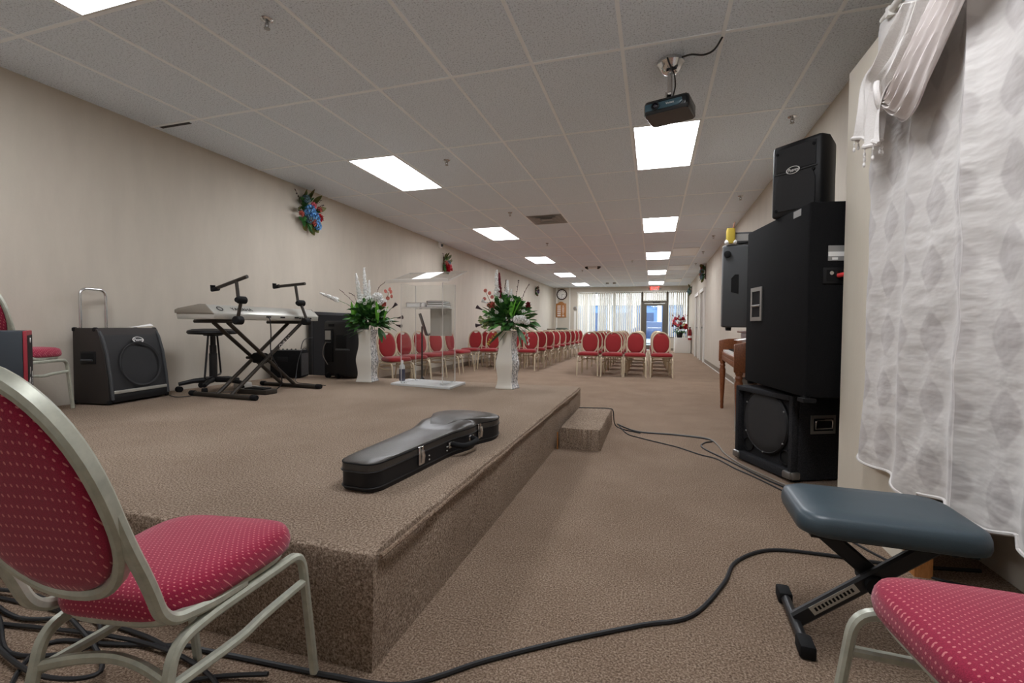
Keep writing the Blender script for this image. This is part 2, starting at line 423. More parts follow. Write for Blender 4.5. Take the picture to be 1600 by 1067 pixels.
# baseboards
for nm, lo, hi in (('baseboard_left', (XL, 4.98, 0), (XL+.012, YB, .1)),):
    struct(MB().b2(lo, hi).build(nm, 'base', smooth=False))
struct(MB().prism([(XR(3.4)-.012, 3.4), (XR(3.4), 3.4), (XR(14.1), 14.1), (XR(14.1)-.012, 14.1)], .02, .11).build('baseboard_right', 'base', smooth=False))
struct(MB().prism([(XR(3.4)-.02, 3.4), (XR(3.4), 3.4), (XR(14.1), 14.1), (XR(14.1)-.02, 14.1)], 0, .02).build('trim_3', 'plainwhite', smooth=False))
struct(MB().b2((.6, YB-.012, 0), (XR(YB), YB, .1)).build('baseboard_back', 'base', smooth=False))
# ceiling grid
tb = MB(); xs = [GX+.61*i for i in range(-6, 3)]; ys = [GY+1.22*k for k in range(-3, 15)]
for x in xs: tb.b2((x-.012, -1.2, CZ-.006), (x+.012, YB, CZ+.001))
for y in ys: tb.b2((XL, y-.012, CZ-.0055), (XR(y), y+.012, CZ+.001))
struct(tb.build('trim_1', 'tbar', smooth=False))
# thin trims of the back wall's recess
struct(MB().b2((-4.36, YB-.02, 0), (-4.3, YB, CZ)).build('trim_4', 'plainwhite', smooth=False))
struct(MB().b2((-3.74, YB-.02, 0), (-3.69, YB, CZ)).build('trim_5', 'plainwhite', smooth=False))
struct(MB().b2((-3.51, YB-.03, 0), (-3.42, YB, 1.72)).build('trim_6', 'plainwhite', smooth=False))

# ------------------------------------------------------------------ ceiling fixtures
def ceiling_light(i, k, label, lit=True):
    x0, y0 = GX+.61*i, GY+1.22*k; cx, cy = x0+.305, y0+.61
    nm = 'ceiling_light' if lit else 'ceiling_panel'
    t = thing(nm, label, 'ceiling light', (cx, cy, CZ), 0, 'troffer lights in the tile grid' if lit else 'unlit panels in the tile grid')
    m = MB()
    o = [(-.292, -.597), (.292, -.597), (.292, .597), (-.292, .597)]; n = [(x*.955, y*.977) for x, y in o]
    for a in range(4):
        b = (a+1) % 4; q = [o[a], o[b], n[b], n[a]]
        m.rings([[V((x, y, -.009)) for x, y in q], [V((x, y, 0)) for x, y in q]])
    m.build('frame', 'alum', t, smooth=False)
    MB().b2((-.277, -.582, -.006), (.277, .582, -.001)).build('diffuser', 'lamp' if lit else 'lensoff', t, smooth=False)
ordn = ['first', 'second', 'third', 'fourth', 'fifth', 'sixth', 'seventh', 'eighth', 'ninth', 'tenth']
ceiling_light(-5, -2, 'lit ceiling light cut off at the top edge above the stage front')
ceiling_light(0, -2, 'lit ceiling light over the aisle before the projector')
for j, k in enumerate((1, 4, 7, 10, 13)):
    ceiling_light(-5, k, 'lit white ceiling light on the stage side, ' + ordn[j] + ' of the row running to the windows')
    ceiling_light(0, k, ('lit white ceiling light just past the black projector' if j == 0 else 'lit white ceiling light over the aisle, ' + ordn[j-1] + ' beyond the one at the projector'))
for j, k in enumerate((7, 9, 12)): pass
for j, yy in enumerate((11.24, 14.27, 18.2)):
    ceiling_light(1, (yy-GY)/1.22, 'unlit white ceiling panel near the right wall, ' + ordn[j] + ' towards the windows', False)
spr = [(-2.239, 2.258, 'chrome sprinkler head in the tile above the guitar case'), (-2.202, 4.688, 'small sprinkler head beside the big lit light over the lectern'),
       (1.117, 4.561, 'small sprinkler head above the loudspeaker stack'), (-2.222, 7.095, 'dark sprinkler head just before the square air vent'),
       (-2.244, 9.888, 'dark sprinkler head just beyond the square air vent'), (1.121, 7.061, 'sprinkler head by the right wall, first beyond the loudspeakers'),
       (1.107, 9.919, 'sprinkler head by the right wall, second beyond the loudspeakers'), (1.107, 11.9, 'sprinkler head by the right wall, third beyond the loudspeakers'),
       (1.114, 14.0, 'sprinkler head by the right wall, fourth beyond the loudspeakers'), (-2.198, 14.792, 'sprinkler head mid-ceiling next to the double spotlight'),
       (-.578, 13.012, 'sprinkler head mid-ceiling left of the aisle lights')]
def sprinkler():
    t = thing('fire_sprinkler', spr[0][2], 'sprinkler', (spr[0][0], spr[0][1], CZ), 0, 'sprinkler heads in the ceiling')
    MB().lathe([(.032, 0), (.036, -.004), (.024, -.012), (.012, -.014)], n=16).build('escutcheon', 'chrome', t)
    m = MB(); m.lathe([(.008, -.01), (.008, -.03)], n=8)
    m.tube(rpath([(-.012, 0, -.02), (-.014, 0, -.04), (0, 0, -.052), (.014, 0, -.04), (.012, 0, -.02)], .01), .003, 6)
    m.lathe([(.004, -.05), (.018, -.054), (.018, -.057), (.004, -.058)], n=12); m.build('sprinkler_head', 'steel', t)
    return t
s0 = sprinkler()
for x, y, lb in spr[1:]: dup(s0, (x, y, CZ), 0, lb)
def vent(lo, hi, label):
    c = ((lo[0]+hi[0])/2, (lo[1]+hi[1])/2); w, d = hi[0]-lo[0], hi[1]-lo[1]
    t = thing('ceiling_vent', label, 'air vent', (c[0], c[1], CZ), 0)
    MB().b2((-w/2, -d/2, -.006), (w/2, d/2, 0)).build('face_plate', 'grey', t, smooth=False)
    for i, s in enumerate((.86, .62, .36)):
        m = MB(); q = [(-w/2*s, -d/2*s), (w/2*s, -d/2*s), (w/2*s, d/2*s), (-w/2*s, d/2*s)]; q2 = [(x*.9, y*.9) for x, y in q]
        m.rings([[V((x, y, -.006-.004*i)) for x, y in q2], [V((x, y, -.018-.004*i)) for x, y in q], [V((x, y, -.014-.004*i)) for x, y in q], [V((x, y, -.0055)) for x, y in q2]], False, False)
        m.build('vent_ring', 'grey', t, smooth=False)
vent((-2.04, 7.4), (-1.46, 8.03), 'square grey air vent in the ceiling past the stage')
t = thing('emergency_light', 'double emergency spotlight mounted on the ceiling mid-hall', 'emergency light', (-1.77, 14.0, CZ))
MB().b2((-.14, -.07, -.06), (.14, .07, 0)).build('housing', 'plainwhite', t, bevel=.01)
for sx in (-1, 1): MB().lathe([(.05, 0), (.07, -.07), (.06, -.08)], (sx*.2, -.02, -.01), 14, (sx*.5, -.6, -.0)).build('spotlight', 'darkmetal', t)
t = thing('ceiling_speaker', 'pair of small dark spots on the ceiling before the windows', 'ceiling fitting', (-1.68, 19.15, CZ))
for sx in (-1, 1): MB().lathe([(.06, 0), (.07, -.05), (.05, -.06)], (sx*.14, 0, 0), 14).build('spot_cup', 'grey', t)
o = MB().b2((-4.40, 3.17, CZ-.004), (-4.04, 3.205, CZ)).build('tile_gap_strip', 'blackplastic', smooth=False)  # flat black strip put in for the darkness inside a tile gap
tag(o, 'thin black strip for a dark tile gap in the ceiling beside the left wall', 'dark gap')
t = thing('motion_sensor', 'small white sensor box high on the left wall', 'sensor', (XL, 9.16, 2.74))
MB().b2((0, -.05, -.05), (.06, .05, .06)).build('sensor_body', 'whiteplastic', t, bevel=.012)
MB().lathe([(.03, 0), (.03, .02), (.02, .03)], (.06, 0, 0), 14, (1, 0, -.3)).build('sensor_lens', 'lens', t)

# ------------------------------------------------------------------ doors in the right wall
for n, (y0, y1) in enumerate(((14.25, 15.35), (16.05, 17.25))):
    x = XR(y0); d = struct(MB().b2((x-.012, y0+.08, 0), (x+.05, y1-.08, 2.05)).build(f'door_{n+1}', 'doorgrey', smooth=False))
    fr = MB(); fr.b2((x-.045, y0, 0), (x+.05, y0+.08, 2.13)); fr.b2((x-.045, y1-.08, 0), (x+.05, y1, 2.13)); fr.b2((x-.06, y0-.04, 2.05), (x+.05, y1+.04, 2.15))
    fr.build('door_frame', 'plainwhite', d, smooth=False)
    MB().lathe([(.012, 0), (.012, .04), (.026, .05), (.026, .075), (.01, .08)], (x-.012, y0+.15, 1.0), 12, (-1, 0, 0)).build('door_knob', 'steel', d)

# ------------------------------------------------------------------ glazed shop front at the far end
def window(n, x0, x1, z0, z1, mull):
    w = MB(); y = YB+.08
    w.b2((x0, y, z0), (x1, y+.06, z0+.05)); w.b2((x0, y, z1-.05), (x1, y+.06, z1))
    for x in [x0+.025, x1-.025]+mull: w.b2((x-.03, y-.002, z0), (x+.03, y+.062, z1))
    o = struct(w.build(f'window_{n}', 'slatback', smooth=False))
    MB().b2((x0+.02, y+.025, z0+.02), (x1-.02, y+.032, z1-.02)).build('window_pane', 'glass', o, smooth=False)
window(1, -3.37, -.5, .55, 2.57, [-3.0, -1.72]); window(2, -.5, .57, 2.16, 2.57, []); window(3, .57, XR(YB), .55, 2.57, [])
d = MB(); y = YB+.04
d.b2((-.5, y, 0), (-.4, y+.1, 2.16)); d.b2((.47, y, 0), (.57, y+.1, 2.16)); d.b2((-.4, y, 2.06), (.47, y+.1, 2.16))
d.b2((-.4, y+.02, .02), (-.3, y+.07, 2.05)); d.b2((.37, y+.02, .02), (.47, y+.07, 2.05)); d.b2((-.3, y+.02, 1.96), (.37, y+.07, 2.05)); d.b2((-.3, y+.02, .02), (.37, y+.07, .22))
d = struct(d.build('door_3', 'doorframe', smooth=False))
MB().b2((-.3, y+.04, .22), (.37, y+.047, 1.96)).build('door_glass', 'glass', d, smooth=False)
MB().tube([(-.25, y-.02, .98), (.32, y-.02, .98)], .016, 8).build('push_bar', 'steel', d)
MB().b2((-.05, y-.04, 2.08), (.25, y, 2.14)).build('door_closer', 'darkmetal', d, bevel=.01)
def blind(label, x0, x1, z0, z1, ang):
    t = thing('vertical_blind', label, 'blind', ((x0+x1)/2, YB-.06, z1), 0)
    w = x1-x0
    MB().b2((-w/2, -.03, 0), (w/2, .03, .045)).build('head_rail', 'plainwhite', t, bevel=.006)
    m = MB(); n = int(w/.083)
    for i in range(n):
        a = ang+random.uniform(-.22, .22)
        c = V((-w/2+.05+i*(w-.1)/(n-1), 0, 0))
        if random.random() < .06: continue
        e = V((cos(a), sin(a), 0))*.0445; nn = V((-sin(a), cos(a), 0))*.006
        P = [c-e, c+nn, c+e]
        m.rings([[p+V((0, 0, z0-z1)) for p in P]+[p+nn*.15+V((0, 0, z0-z1)) for p in P[::-1]], [p for p in P]+[p+nn*.15 for p in P[::-1]]])
    o = m.build('slats', 'slat', t)
blind('wide vertical blind over the window at the far end, between clock wall and glass door', -3.37, -.5, .42, 2.55, .86)
blind('short vertical blind above the glass entrance door', -.47, .55, 2.16, 2.55, .86)
blind('vertical blind behind the red bouquet, between glass door and right wall', .58, XR(YB)-.02, .58, 2.55, .86)
t = thing('exit_sign', 'red lit EXIT sign above the glass entrance door', 'exit sign', (.03, YB-.002, 2.705))
MB().b2((-.17, -.05, -.1), (.17, 0, .1)).build('sign_box', 'plainwhite', t, bevel=.008)
text('sign_letters', 'EXIT', .2, 'exit', t, (0, -.0515, 0), facing((0, -1, 0)))
for sx in (-1, 1): MB().lathe([(.025, 0), (.04, .06), (.035, .07)], (sx*.21, -.02, 0), 12, (sx*.4, -.8, -.3)).build('lamp_head', 'grey', t)
# clock, notice board, thermostat on the end wall
t = thing('wall_clock', 'round wall clock with dark brown rim on the far wall', 'clock', (-4.09, YB, 2.5))
MB().lathe([(.25, 0), (.25, .03), (.235, .045), (.205, .045), (.2, .025)], n=40, axis=(0, -1, 0), capt=False).build('rim', simple('dark_walnut_rim', (52, 34, 26), .4), t)
MB().lathe([(.21, .005), (.21, .02)], n=40, axis=(0, -1, 0)).build('dial', 'paper', t)
nm = MB()
for i in range(12):
    a = i*pi/6; nm.box((.168*sin(a), -.022, .168*cos(a)), (.016, .004, .032), M4.Rotation(a, 3, 'Y'))
nm.build('hour_marks', 'blackplastic', t, smooth=False)
MB().box((.045, -.026, .0), (.1, .004, .014)).build('hour_hand', 'blackplastic', t, smooth=False)
MB().box((.008, -.03, -.07), (.012, .004, .15)).build('minute_hand', 'blackplastic', t, smooth=False)
t = thing('register_board', 'oak wall board with arched top and rows of white number slips, below the clock', 'notice board', (-4.12, YB, 1.44))
o = [(-.24, 0), (.24, 0), (.24, .64), (.14, .66), (.07, .72), (0, .735), (-.07, .72), (-.14, .66), (-.24, .64)]
MB().prism(o, 0, .03, M4.Rotation(pi/2, 4, 'X')).build('board', 'oak', t, bevel=.006)
for r in range(6):
    m = MB(); z = .07+r*.09
    MB().b2((-.2, -.036, z-.028), (.2, -.03, z-.02)).build('slip_rail', 'oak', t, smooth=False)
    for q in (-.15, -.11, -.07, -.03): m.b2((q-.015, -.036, z-.018), (q+.015, -.031, z+.03))
    for q in (.08, .13) if r in (0, 2, 3, 4) else (.1,): m.b2((q-.02, -.036, z-.018), (q+.02, -.031, z+.02))
    m.build('number_slips', 'paper', t, smooth=False)
t = thing('thermostat', 'round brown thermostat on the far wall beside the blinds', 'thermostat', (-3.46, YB, 1.86))
MB().lathe([(.09, 0), (.09, .03), (.06, .05)], n=20, axis=(0, -1, 0)).build('thermostat_body', 'grey', t)
MB().lathe([(.05, .05), (.05, .056)], n=20, axis=(0, -1, 0)).build('dial', 'base', t)

# ------------------------------------------------------------------ outside the glass
o = struct(MB().b2((-30, YB+.2, -.15), (30, 75, -.03)).build('ground_outside', 'asphalt', smooth=False))
t = thing('shop_building', 'pale building with blue shop windows across the road, seen through the glass door', 'building', (0, 44, -.03))
MB().b2((-16, 0, 3.1), (16, 6, 5.6)).build('facade', 'stucco', t, smooth=False)
MB().b2((-16, .3, 0), (16, 6, 3.1)).build('ground_floor', 'bluefacade', t, smooth=False)
for i in range(-6, 7): MB().b2((i*2.2-.18+.5, -.1, 0), (i*2.2+.18+.5, .3, 3.1)).build('column', 'plainwhite', t, smooth=False)
for i in range(-6, 6): MB().b2((i*2.2+.95, .22, .7), (i*2.2+2.2, .3, 2.4)).build('shop_window', 'navy', t, smooth=False)
t = thing('parked_car', 'dark parked car outside the glass door', 'car', (.35, 31, -.03))
MB().prism([(-2.1, .35), (2.1, .35), (2.15, .75), (1.3, .9), (.8, 1.38), (-.9, 1.4), (-1.6, .95), (-2.15, .85)], -.85, .85, M4.Rotation(pi/2, 4, 'X')).build('body', 'navy', t, bevel=.06)
for sx in (-1.3, 1.3):
    for sy in (-.8, .8): MB().lathe([(.2, -.1), (.32, -.1), (.32, .1), (.2, .1)], (sx, sy, .33), 18, (0, 1, 0)).build('wheel', 'rubber', t)
w = bpy.data.worlds.new('daylight'); scn.world = w; w.use_nodes = True
bg = w.node_tree.nodes['Background']; bg.inputs['Color'].default_value = (.82, .91, 1, 1); bg.inputs['Strength'].default_value = 3.2
# ------------------------------------------------------------------ stage and step
random.seed(3)
SX, SY0, SY1 = -.728, 1.10, 4.97
t = thing('stage_platform', 'low platform covered in brown carpet along the left wall', 'stage', ((XL+SX)/2, (SY0+SY1)/2, 0))
def slabmesh(x0, x1, y0, y1, z1, r=.022, nx=40, ny=60, wob=.006):
    """carpeted box with a rounded, slightly wavy top edge"""
    m = MB(); cx, cy = (x0+x1)/2, (y0+y1)/2; n = 36
    per = []
    for i in range(n): per.append((x0+(x1-x0)*i/n, y0, 0, -1))
    for i in range(n): per.append((x1, y0+(y1-y0)*i/n, 1, 0))
    for i in range(n): per.append((x1-(x1-x0)*i/n, y1, 0, 1))
    for i in range(n): per.append((x0, y1-(y1-y0)*i/n, -1, 0))
    wv = [random.uniform(-1, 1)*wob for _ in per]
    def ring(inset, z, k):
        out = []
        for (x, y, nx_, ny_), q in zip(per, wv):
            X = min(max(x, x0+inset), x1-inset); Y = min(max(y, y0+inset), y1-inset)
            out.append(V((X+nx_*q*k-cx, Y+ny_*q*k-cy, z)))
        return out
    return m.rings([ring(0, 0, 0), ring(-.004, .05*z1/.34, .5), ring(0, z1*.5, 1.2), ring(0, z1-r, 1.5), ring(r*.3, z1-r*.3, 1), ring(r, z1, 0)])
slabmesh(XL+.034, SX, SY0, SY1, ST).build('platform_carpet', 'carpet_stage', t)
seam = MB(); seam.tube([(SX-.004-(XL+SX)/2, y-(SY0+SY1)/2+random.uniform(-.006, .006), ST-.012+random.uniform(-.006, .004)) for y in [SY0+.03+i*.12 for i in range(32)]], .007, 6)
seam.build('carpet_edge_seam', 'carpet', t)
t = thing('step_block', 'small carpeted step box against the side of the stage', 'step', (-.55, 4.2, 0))
m = slabmesh(-.715, -.385, 3.62, 4.68, .17, .02); m.v = [(x, y, z) for x, y, z in m.v]
m.build('step_carpet', 'carpet_stage', t)
MB().b2((-.176, -.585, .002), (-.166, -.578, .14)).build('wood_edge', 'oak', t, smooth=False)

# ------------------------------------------------------------------ round-back banquet chair
def oval(n, a, b, yc, zc, tilt, flat=None, ex=2.25):
    out = []
    for i in range(n):
        th = 2*pi*i/n; c, s = cos(th), sin(th)
        x = a*math.copysign(abs(c)**(2/ex), c); zz = b*math.copysign(abs(s)**(2/ex), s)
        if flat and zz > flat: zz = flat+(zz-flat)*.12*min(1, abs(x)/.05) if abs(x) < .06 else zz
        out.append(V((x, yc-(zz)*tilt, zc+zz)))
    return out
TILT = .2; ZC, YCB = .665, -.268; A, B = .172, .205
def seat_out(k, z, n=44, dy=0):
    out = []
    for i in range(n):
        th = 2*pi*i/n; c, s = cos(th), sin(th); e = 2/4.2
        y = .228*math.copysign(abs(s)**e, s); x = math.copysign(abs(c)**e, c)*(.212+.026*(y/.22))
        out.append(V((x*k, y*k+dy, z)))
    return out
def make_chair(label, loc, rz, group=None, red='red', YCB=-.268, ZC=.665, TILT=.2, sc=(.93, .93, 1)):
    t = thing('banquet_chair', label, 'chair', loc, rz, group); t.scale = sc; fm = 'champ' if red == 'red' else 'champfar'
    m = MB(); m.rings([seat_out(.93, .412), seat_out(.985, .418), seat_out(1, .432), seat_out(.995, .446), seat_out(.985, .452), seat_out(.985, .455), seat_out(.95, .469), seat_out(.85, .478), seat_out(.6, .485), seat_out(.25, .488)])
    m.build('seat', red, t, angle=60)
    MB().tube(seat_out(.87, .405), 0, closed=True, prof=(.024, .02), up=(0, 0, 1)).build('seat_frame', fm, t)
    # padded oval, flattened at the top where the hand hole is
    rg = []
    nrm = V((0, 1, TILT)).normalized()
    for k, off in ((.5, .03), (.85, .026), (.97, .017), (1, .004), (1, -.008), (.97, -.018), (.85, -.024), (.5, -.027)):
        ps = oval(40, A*k, B*k, 0, 0, TILT, .165*k); rg.append([V((0, YCB, ZC))+p+nrm*off for p in ps])
    MB().rings(rg).build('backrest', red, t, angle=60)
    fr = MB(); fr.tube(oval(48, A+.013, B+.013, YCB, ZC, TILT), 0, closed=True, prof=(.025, .034), up=(0, 1, TILT))
    for s in (-1, 1):
        fr.tube(smooth_path(rpath([(s*.178, YCB+.004, ZC+.01), (s*.185, YCB+.1*TILT, ZC-.10), (s*.181, (YCB+.14*TILT)*.6-.232*.4, .45+(ZC-.14-.45)*.6), (s*.176, -.236, .43), (s*.181, -.10, .405), (s*.188, .0, .402)], .05), 2), 0, prof=(.024, .03), up=(s, 0, 0))
    fr.build('back_frame', fm, t)
    for s in (-1, 1):
        MB().tube(rpath([(s*.19, -.04, .383), (s*.205, .10, .383), (s*.216, .225, .383), (s*.222, .285, .01)], .07, 7), 0, prof=(.022, .028), up=(s, 0, 0)).build('leg', fm, t)
        MB().tube(rpath([(s*.19, -.04, .383), (s*.183, -.12, .383), (s*.178, -.215, .375), (s*.182, -.31, .01)], .08, 7), 0, prof=(.022, .028), up=(s, 0, 0)).build('leg', fm, t)
        MB().tube(smooth_path([(s*.216, .232, .295), (s*.2, .06, .29), (s*.192, -.03, .283), (s*.182, -.235, .30)], 4), 0, prof=(.02, .024), up=(s, 0, 0)).build('side_stretcher', fm, t)
    MB().tube(smooth_path([(-.178, -.23, .31), (-.09, -.21, .322), (0, -.2, .326), (.09, -.21, .322), (.178, -.23, .31)], 5), 0, prof=(.02, .022), up=(0, 0, 1)).build('rear_stretcher', fm, t)
    return t
near = make_chair('crimson banquet chair seen from behind, up against the front of the stage', (-1.037, .785, 0), .157, None, 'red', -.37, .715, .46, (.823, .823, .983))
dup(near, (.625, .985, 0), R(96), 'crimson banquet chair showing only its seat corner, beside the black bench')
dup(near, (-4.19, 2.03, ST), .55, 'red banquet chair on the stage between the brown-black bass amplifier and the red-edged box')
far = make_chair('red banquet chair against the left wall, directly behind the white vase', atx(606, 545, -4.12)+V((0, 0, -.66)), -pi/2-.45, 'red chairs lined along the left wall', 'redfar')
far.location = (-4.02, 6.62, 0)
for y, x, a, lb in ((7.2, -4.03, -.4, 'red banquet chair by the left wall, second past the white vase, at the lectern edge'),
                    (7.85, -4.04, -.3, 'red banquet chair by the left wall seen through the lectern, left of the music stand'),
                    (8.42, -4.02, -.45, 'red banquet chair by the left wall seen through the lectern, right of the music stand'),
                    (9.15, -4.0, -.2, 'red banquet chair by the left wall, seat seen through the right lectern panel')):
    dup(far, (x, y, 0), -pi/2+a, lb)
colname = ['at the left wall', 'second from the wall', 'third from the wall', 'on the aisle']
for k in range(9):
    for j, x in enumerate((-4.1, -3.62, -3.15, -2.70)):
        if k >= 2 and j == 0 and k % 2: continue
        if k >= 5 and j < 2: continue
        dup(far, (x, 10.08+.87*k+random.uniform(-.03, .03), 0), pi+random.uniform(-.035, .035),
            f'red banquet chair in the {ordn[k]} row of the wall-side block, {colname[j]}', 'red chairs in the wall-side block')
coln = ['first from the aisle', 'second from the aisle', 'third from the aisle', 'fourth from the aisle']
for k in range(6):
    for j, x in enumerate((-1.26, -.79, -.335, .165)):
        dup(far, (x+random.uniform(-.008, .008)-.012*k, 9.5+.87*k+(.12 if j == 3 and k == 0 else 0)+random.uniform(-.03, .03), 0), pi+random.uniform(-.035, .035),
            f'red banquet chair in the {ordn[k]} row of the middle block, {coln[j]}', 'red chairs in the middle block')
# green chair, desk and plants at the far end
t = thing('green_armchair', 'grey-green chair back showing above the last rows under the notice board', 'chair', (-3.85, 20.2, 0))
MB().rings([[V((x*k, y*k*.25-.2, z)) for x, y in rrect(.62, .5, .2)] for k, z in ((.8, .45), (.95, .55), (1, .75), (.95, .9), (.7, .96))]).build('backrest', 'greenchair', t)
MB().rings([[V((x, y+.05, z)) for x, y in rrect(.58, .5, .1)] for z in (.38, .47)]).build('seat', 'greenchair', t, bevel=.02)
for sx in (-.24, .24):
    for sy in (-.15, .25): MB().tube([(sx, sy, .4), (sx*1.1, sy*1.1, 0)], .015, 8).build('leg', 'blackmetal', t)
t = thing('side_desk', 'small dark desk at the far left corner', 'desk', (-4.12, 19.2, 0))
MB().b2((-.25, -.4, .72), (.25, .4, .76)).build('desk_top', 'wood', t, bevel=.005)
for sx in (-.22, .22):
    for sy in (-.36, .36): MB().b2((sx-.02, sy-.02, 0), (sx+.02, sy+.02, .72)).build('leg', 'wood', t, smooth=False)
o = MB().b2((-4.3, 19.05, .76), (-3.95, 19.3, .92)).build('storage_box', 'base', bevel=.01)
tag(o, 'small dark box on the desk at the far left corner', 'box')
def potplant(name, label, loc, rad, h, potr, poth, nl, mat='leaf', seed=1, tall=.5, cat='plant'):
    random.seed(seed)
    t = thing(name, label, cat, loc)
    MB().lathe([(potr*.7, 0), (potr, poth), (potr*.9, poth), (potr*.85, poth*.9)], n=18, capt=False).build('pot', 'blackplastic', t)
    MB().lathe([(potr*.84, poth*.88), (.001, poth*.89)], n=18, capb=False).build('soil', 'base', t)
    m = MB()
    for i in range(nl):
        a = random.uniform(0, 2*pi); el = random.uniform(.1, 1.3)
        m.leaf((0, 0, poth*.9), (cos(a)*cos(el)*rad, sin(a)*cos(el)*rad, h*sin(el)+.05), random.uniform(.6, 1)*math.hypot(rad*cos(el), h*sin(el)+.03), random.uniform(.3, .5)*rad*.3, random.uniform(.1, .5), random.uniform(-.6, .6))
    m.build('foliage', mat, t); return t
t = potplant('potted_fern', 'bushy green potted plant at the windows, showing above the chair rows', (-2.32, 20.3, 0), .5, .38, .2, .62, 130, 'leaf', 4)
# ------------------------------------------------------------------ things on the stage
def rot2(a): return M4.Rotation(a, 4, 'Z')
def emblem(parent, loc, n, w, word='Peavey'):
    """oval badge with a ring and lettering"""
    z = V(n).normalized(); F = facing(n)
    e = MB(); k = w/2
    m = F.copy(); m.translation = V(loc)
    e.rings([[m @ V((k*cos(a)*q, k*.55*sin(a)*q, h)) for a in [2*pi*i/36 for i in range(36)]] for q, h in ((1, 0), (1, .003), (.88, .004), (.86, .002))], capb=False, capt=False)
    b = e.build('badge_ring', 'whiteplastic', parent)
    pl = MB(); pl.rings([[m @ V((k*cos(a)*.87, k*.55*sin(a)*.87, h)) for a in [2*pi*i/30 for i in range(30)]] for h in (0, .002)]); pl.build('badge_plate', 'blackplastic', parent)
    text('badge_lettering', word, w*.36, 'whiteplastic', parent, V(loc)+z*.003, F, .0006, .35, sx=.8)
# bass amplifier: local x = width, -y = front
def bass_amp():
    ang = math.atan2(-.468, .883)
    # front normal (.883,.468): local -y maps to it
    rz = math.atan2(.883, -.468)+0  # local +x ... direction of front edge
    t = thing('bass_amplifier', 'large brown-black bass amplifier with sloping black front, between chair and stool', 'amplifier', (-4.324, 2.751, ST+.01), R(100))
    W, H = .54, .6
    prof = [(.12, 0), (.12, H-.015), (.105, H), (-.085, H), (-.105, H-.02), (-.155, .40), (-.185, .2), (-.20, .03), (-.19, 0)]
    P = M4(((0, 0, 1, 0), (1, 0, 0, 0), (0, 1, 0, 0), (0, 0, 0, 1)))
    MB().prism(prof, -W/2, W/2, P).build('cabinet', 'tolex', t, bevel=.008)
    fp = [(-.09, H-.035), (-.118, H-.06), (-.163, .40), (-.193, .2), (-.206, .06), (-.198, .06), (-.183, .2), (-.153, .40), (-.104, H-.06)]
    MB().prism(fp, -W/2+.03, W/2-.03, P).build('speaker_grille', 'grille', t)
    loop = [(-.098, H-.028), (-.125, H-.07), (-.165, .40), (-.196, .2), (-.212, .03)]
    for s in (-1, 1): MB().tube([(s*(W/2-.018), y, z) for y, z in loop], .012, 8).build('front_trim', 'greyplastic', t)
    MB().b2((-W/2+.03, -.216, .075), (W/2-.03, -.2, .1)).build('silver_strip', 'silver', t, bevel=.003)
    MB().b2((-W/2+.02, -.212, .01), (W/2-.02, -.195, .072)).build('bottom_rail', 'blackplastic', t, bevel=.004)
    n = V((0, -1, .2)).normalized()
    rg = []
    for r, h in ((.19, .001), (.185, .006), (.178, .004), (.17, .001)): rg.append((r, h))
    MB().lathe(rg, (0.02, -.188, .3), 40, (0, -1, .16), False, False).build('speaker_rim', 'grille', t)
    emblem(t, (.03, -.150, .50), (0, -1, .42), .1)
    MB().tube(rpath([(-.235, .085, H), (-.235, .085, .915), (-.03, .085, .915), (-.03, .085, H)], .06, 8), .011, 10).build('trolley_handle', 'chrome', t)
    for s in (-1, 1):
        m = MB(); m.b2((s*(W/2), -.09, .315), (s*(W/2+.006), .05, .415)); h = m.build('side_handle', 'blackplastic', t, bevel=.004)
        MB().b2((s*(W/2+.003), -.075, .335), (s*(W/2+.0075), .035, .4)).build('handle_recess', 'rubber', h, smooth=False)
        MB().tube([(s*(W/2+.012), -.07, .345), (s*(W/2+.012), .03, .345)], .009, 8).build('handle_grip', 'greyplastic', h)
    for sx in (-1, 1):
        for y, z in ((.11, H-.012), (-.075, H-.012), (.11, .012), (-.19, .012)):
            MB().box((sx*(W/2-.012), y, z), (.034, .03, .034)).build('corner_guard', 'rubber', t, bevel=.01)
    text('model_letters', 'MAX', .035, 'silver', t, (-W/2+.1, -.217, .088), facing((0, -1, 0)), .0006)
    return t
bass_amp()
o = MB().grid(lambda u, v: V((-4.37+.09*u+.02*v, 2.84+.15*v, ST+.615+.02*sin(3*u)*v+.012*v)), 6, 6).build('paper_sheet', 'paper', sol=.001)
tag(o, 'loose white paper lying on top of the bass amplifier', 'paper')
# tall black box with red trim at the left edge
t = thing('loudspeaker_box', 'black box with red trim and white letters, cut off by the left edge', 'speaker', (-3.53, 1.585, ST), R(60.5)+pi/2)
MB().b2((-.21, -.15, 0), (.21, .16, .6)).build('cabinet', 'darkblue', t, bevel=.006)
MB().b2((-.212, -.165, .002), (.212, -.15, .6)).build('red_frame', 'redtrim', t, bevel=.003)
MB().b2((-.18, -.1675, .02), (.18, -.155, .575)).build('front_panel', 'blackplastic', t, smooth=False)
MB().lathe([(.014, 0), (.014, .004)], (-.02, -.167, .545), 14, (0, -1, 0)).build('power_light', 'whiteplastic', t)
up = M4((V((0, 0, 1)), V((-1, 0, 0)), V((0, -1, 0)))).transposed().to_4x4()
text('front_letters', 'TTO-', .17, 'whiteplastic', t, (-.06, -.1678, .2), up, .0008)
text('small_letters', 'BASS SOUND', .055, 'whiteplastic', t, (.1, -.1678, .2), up, .0008)
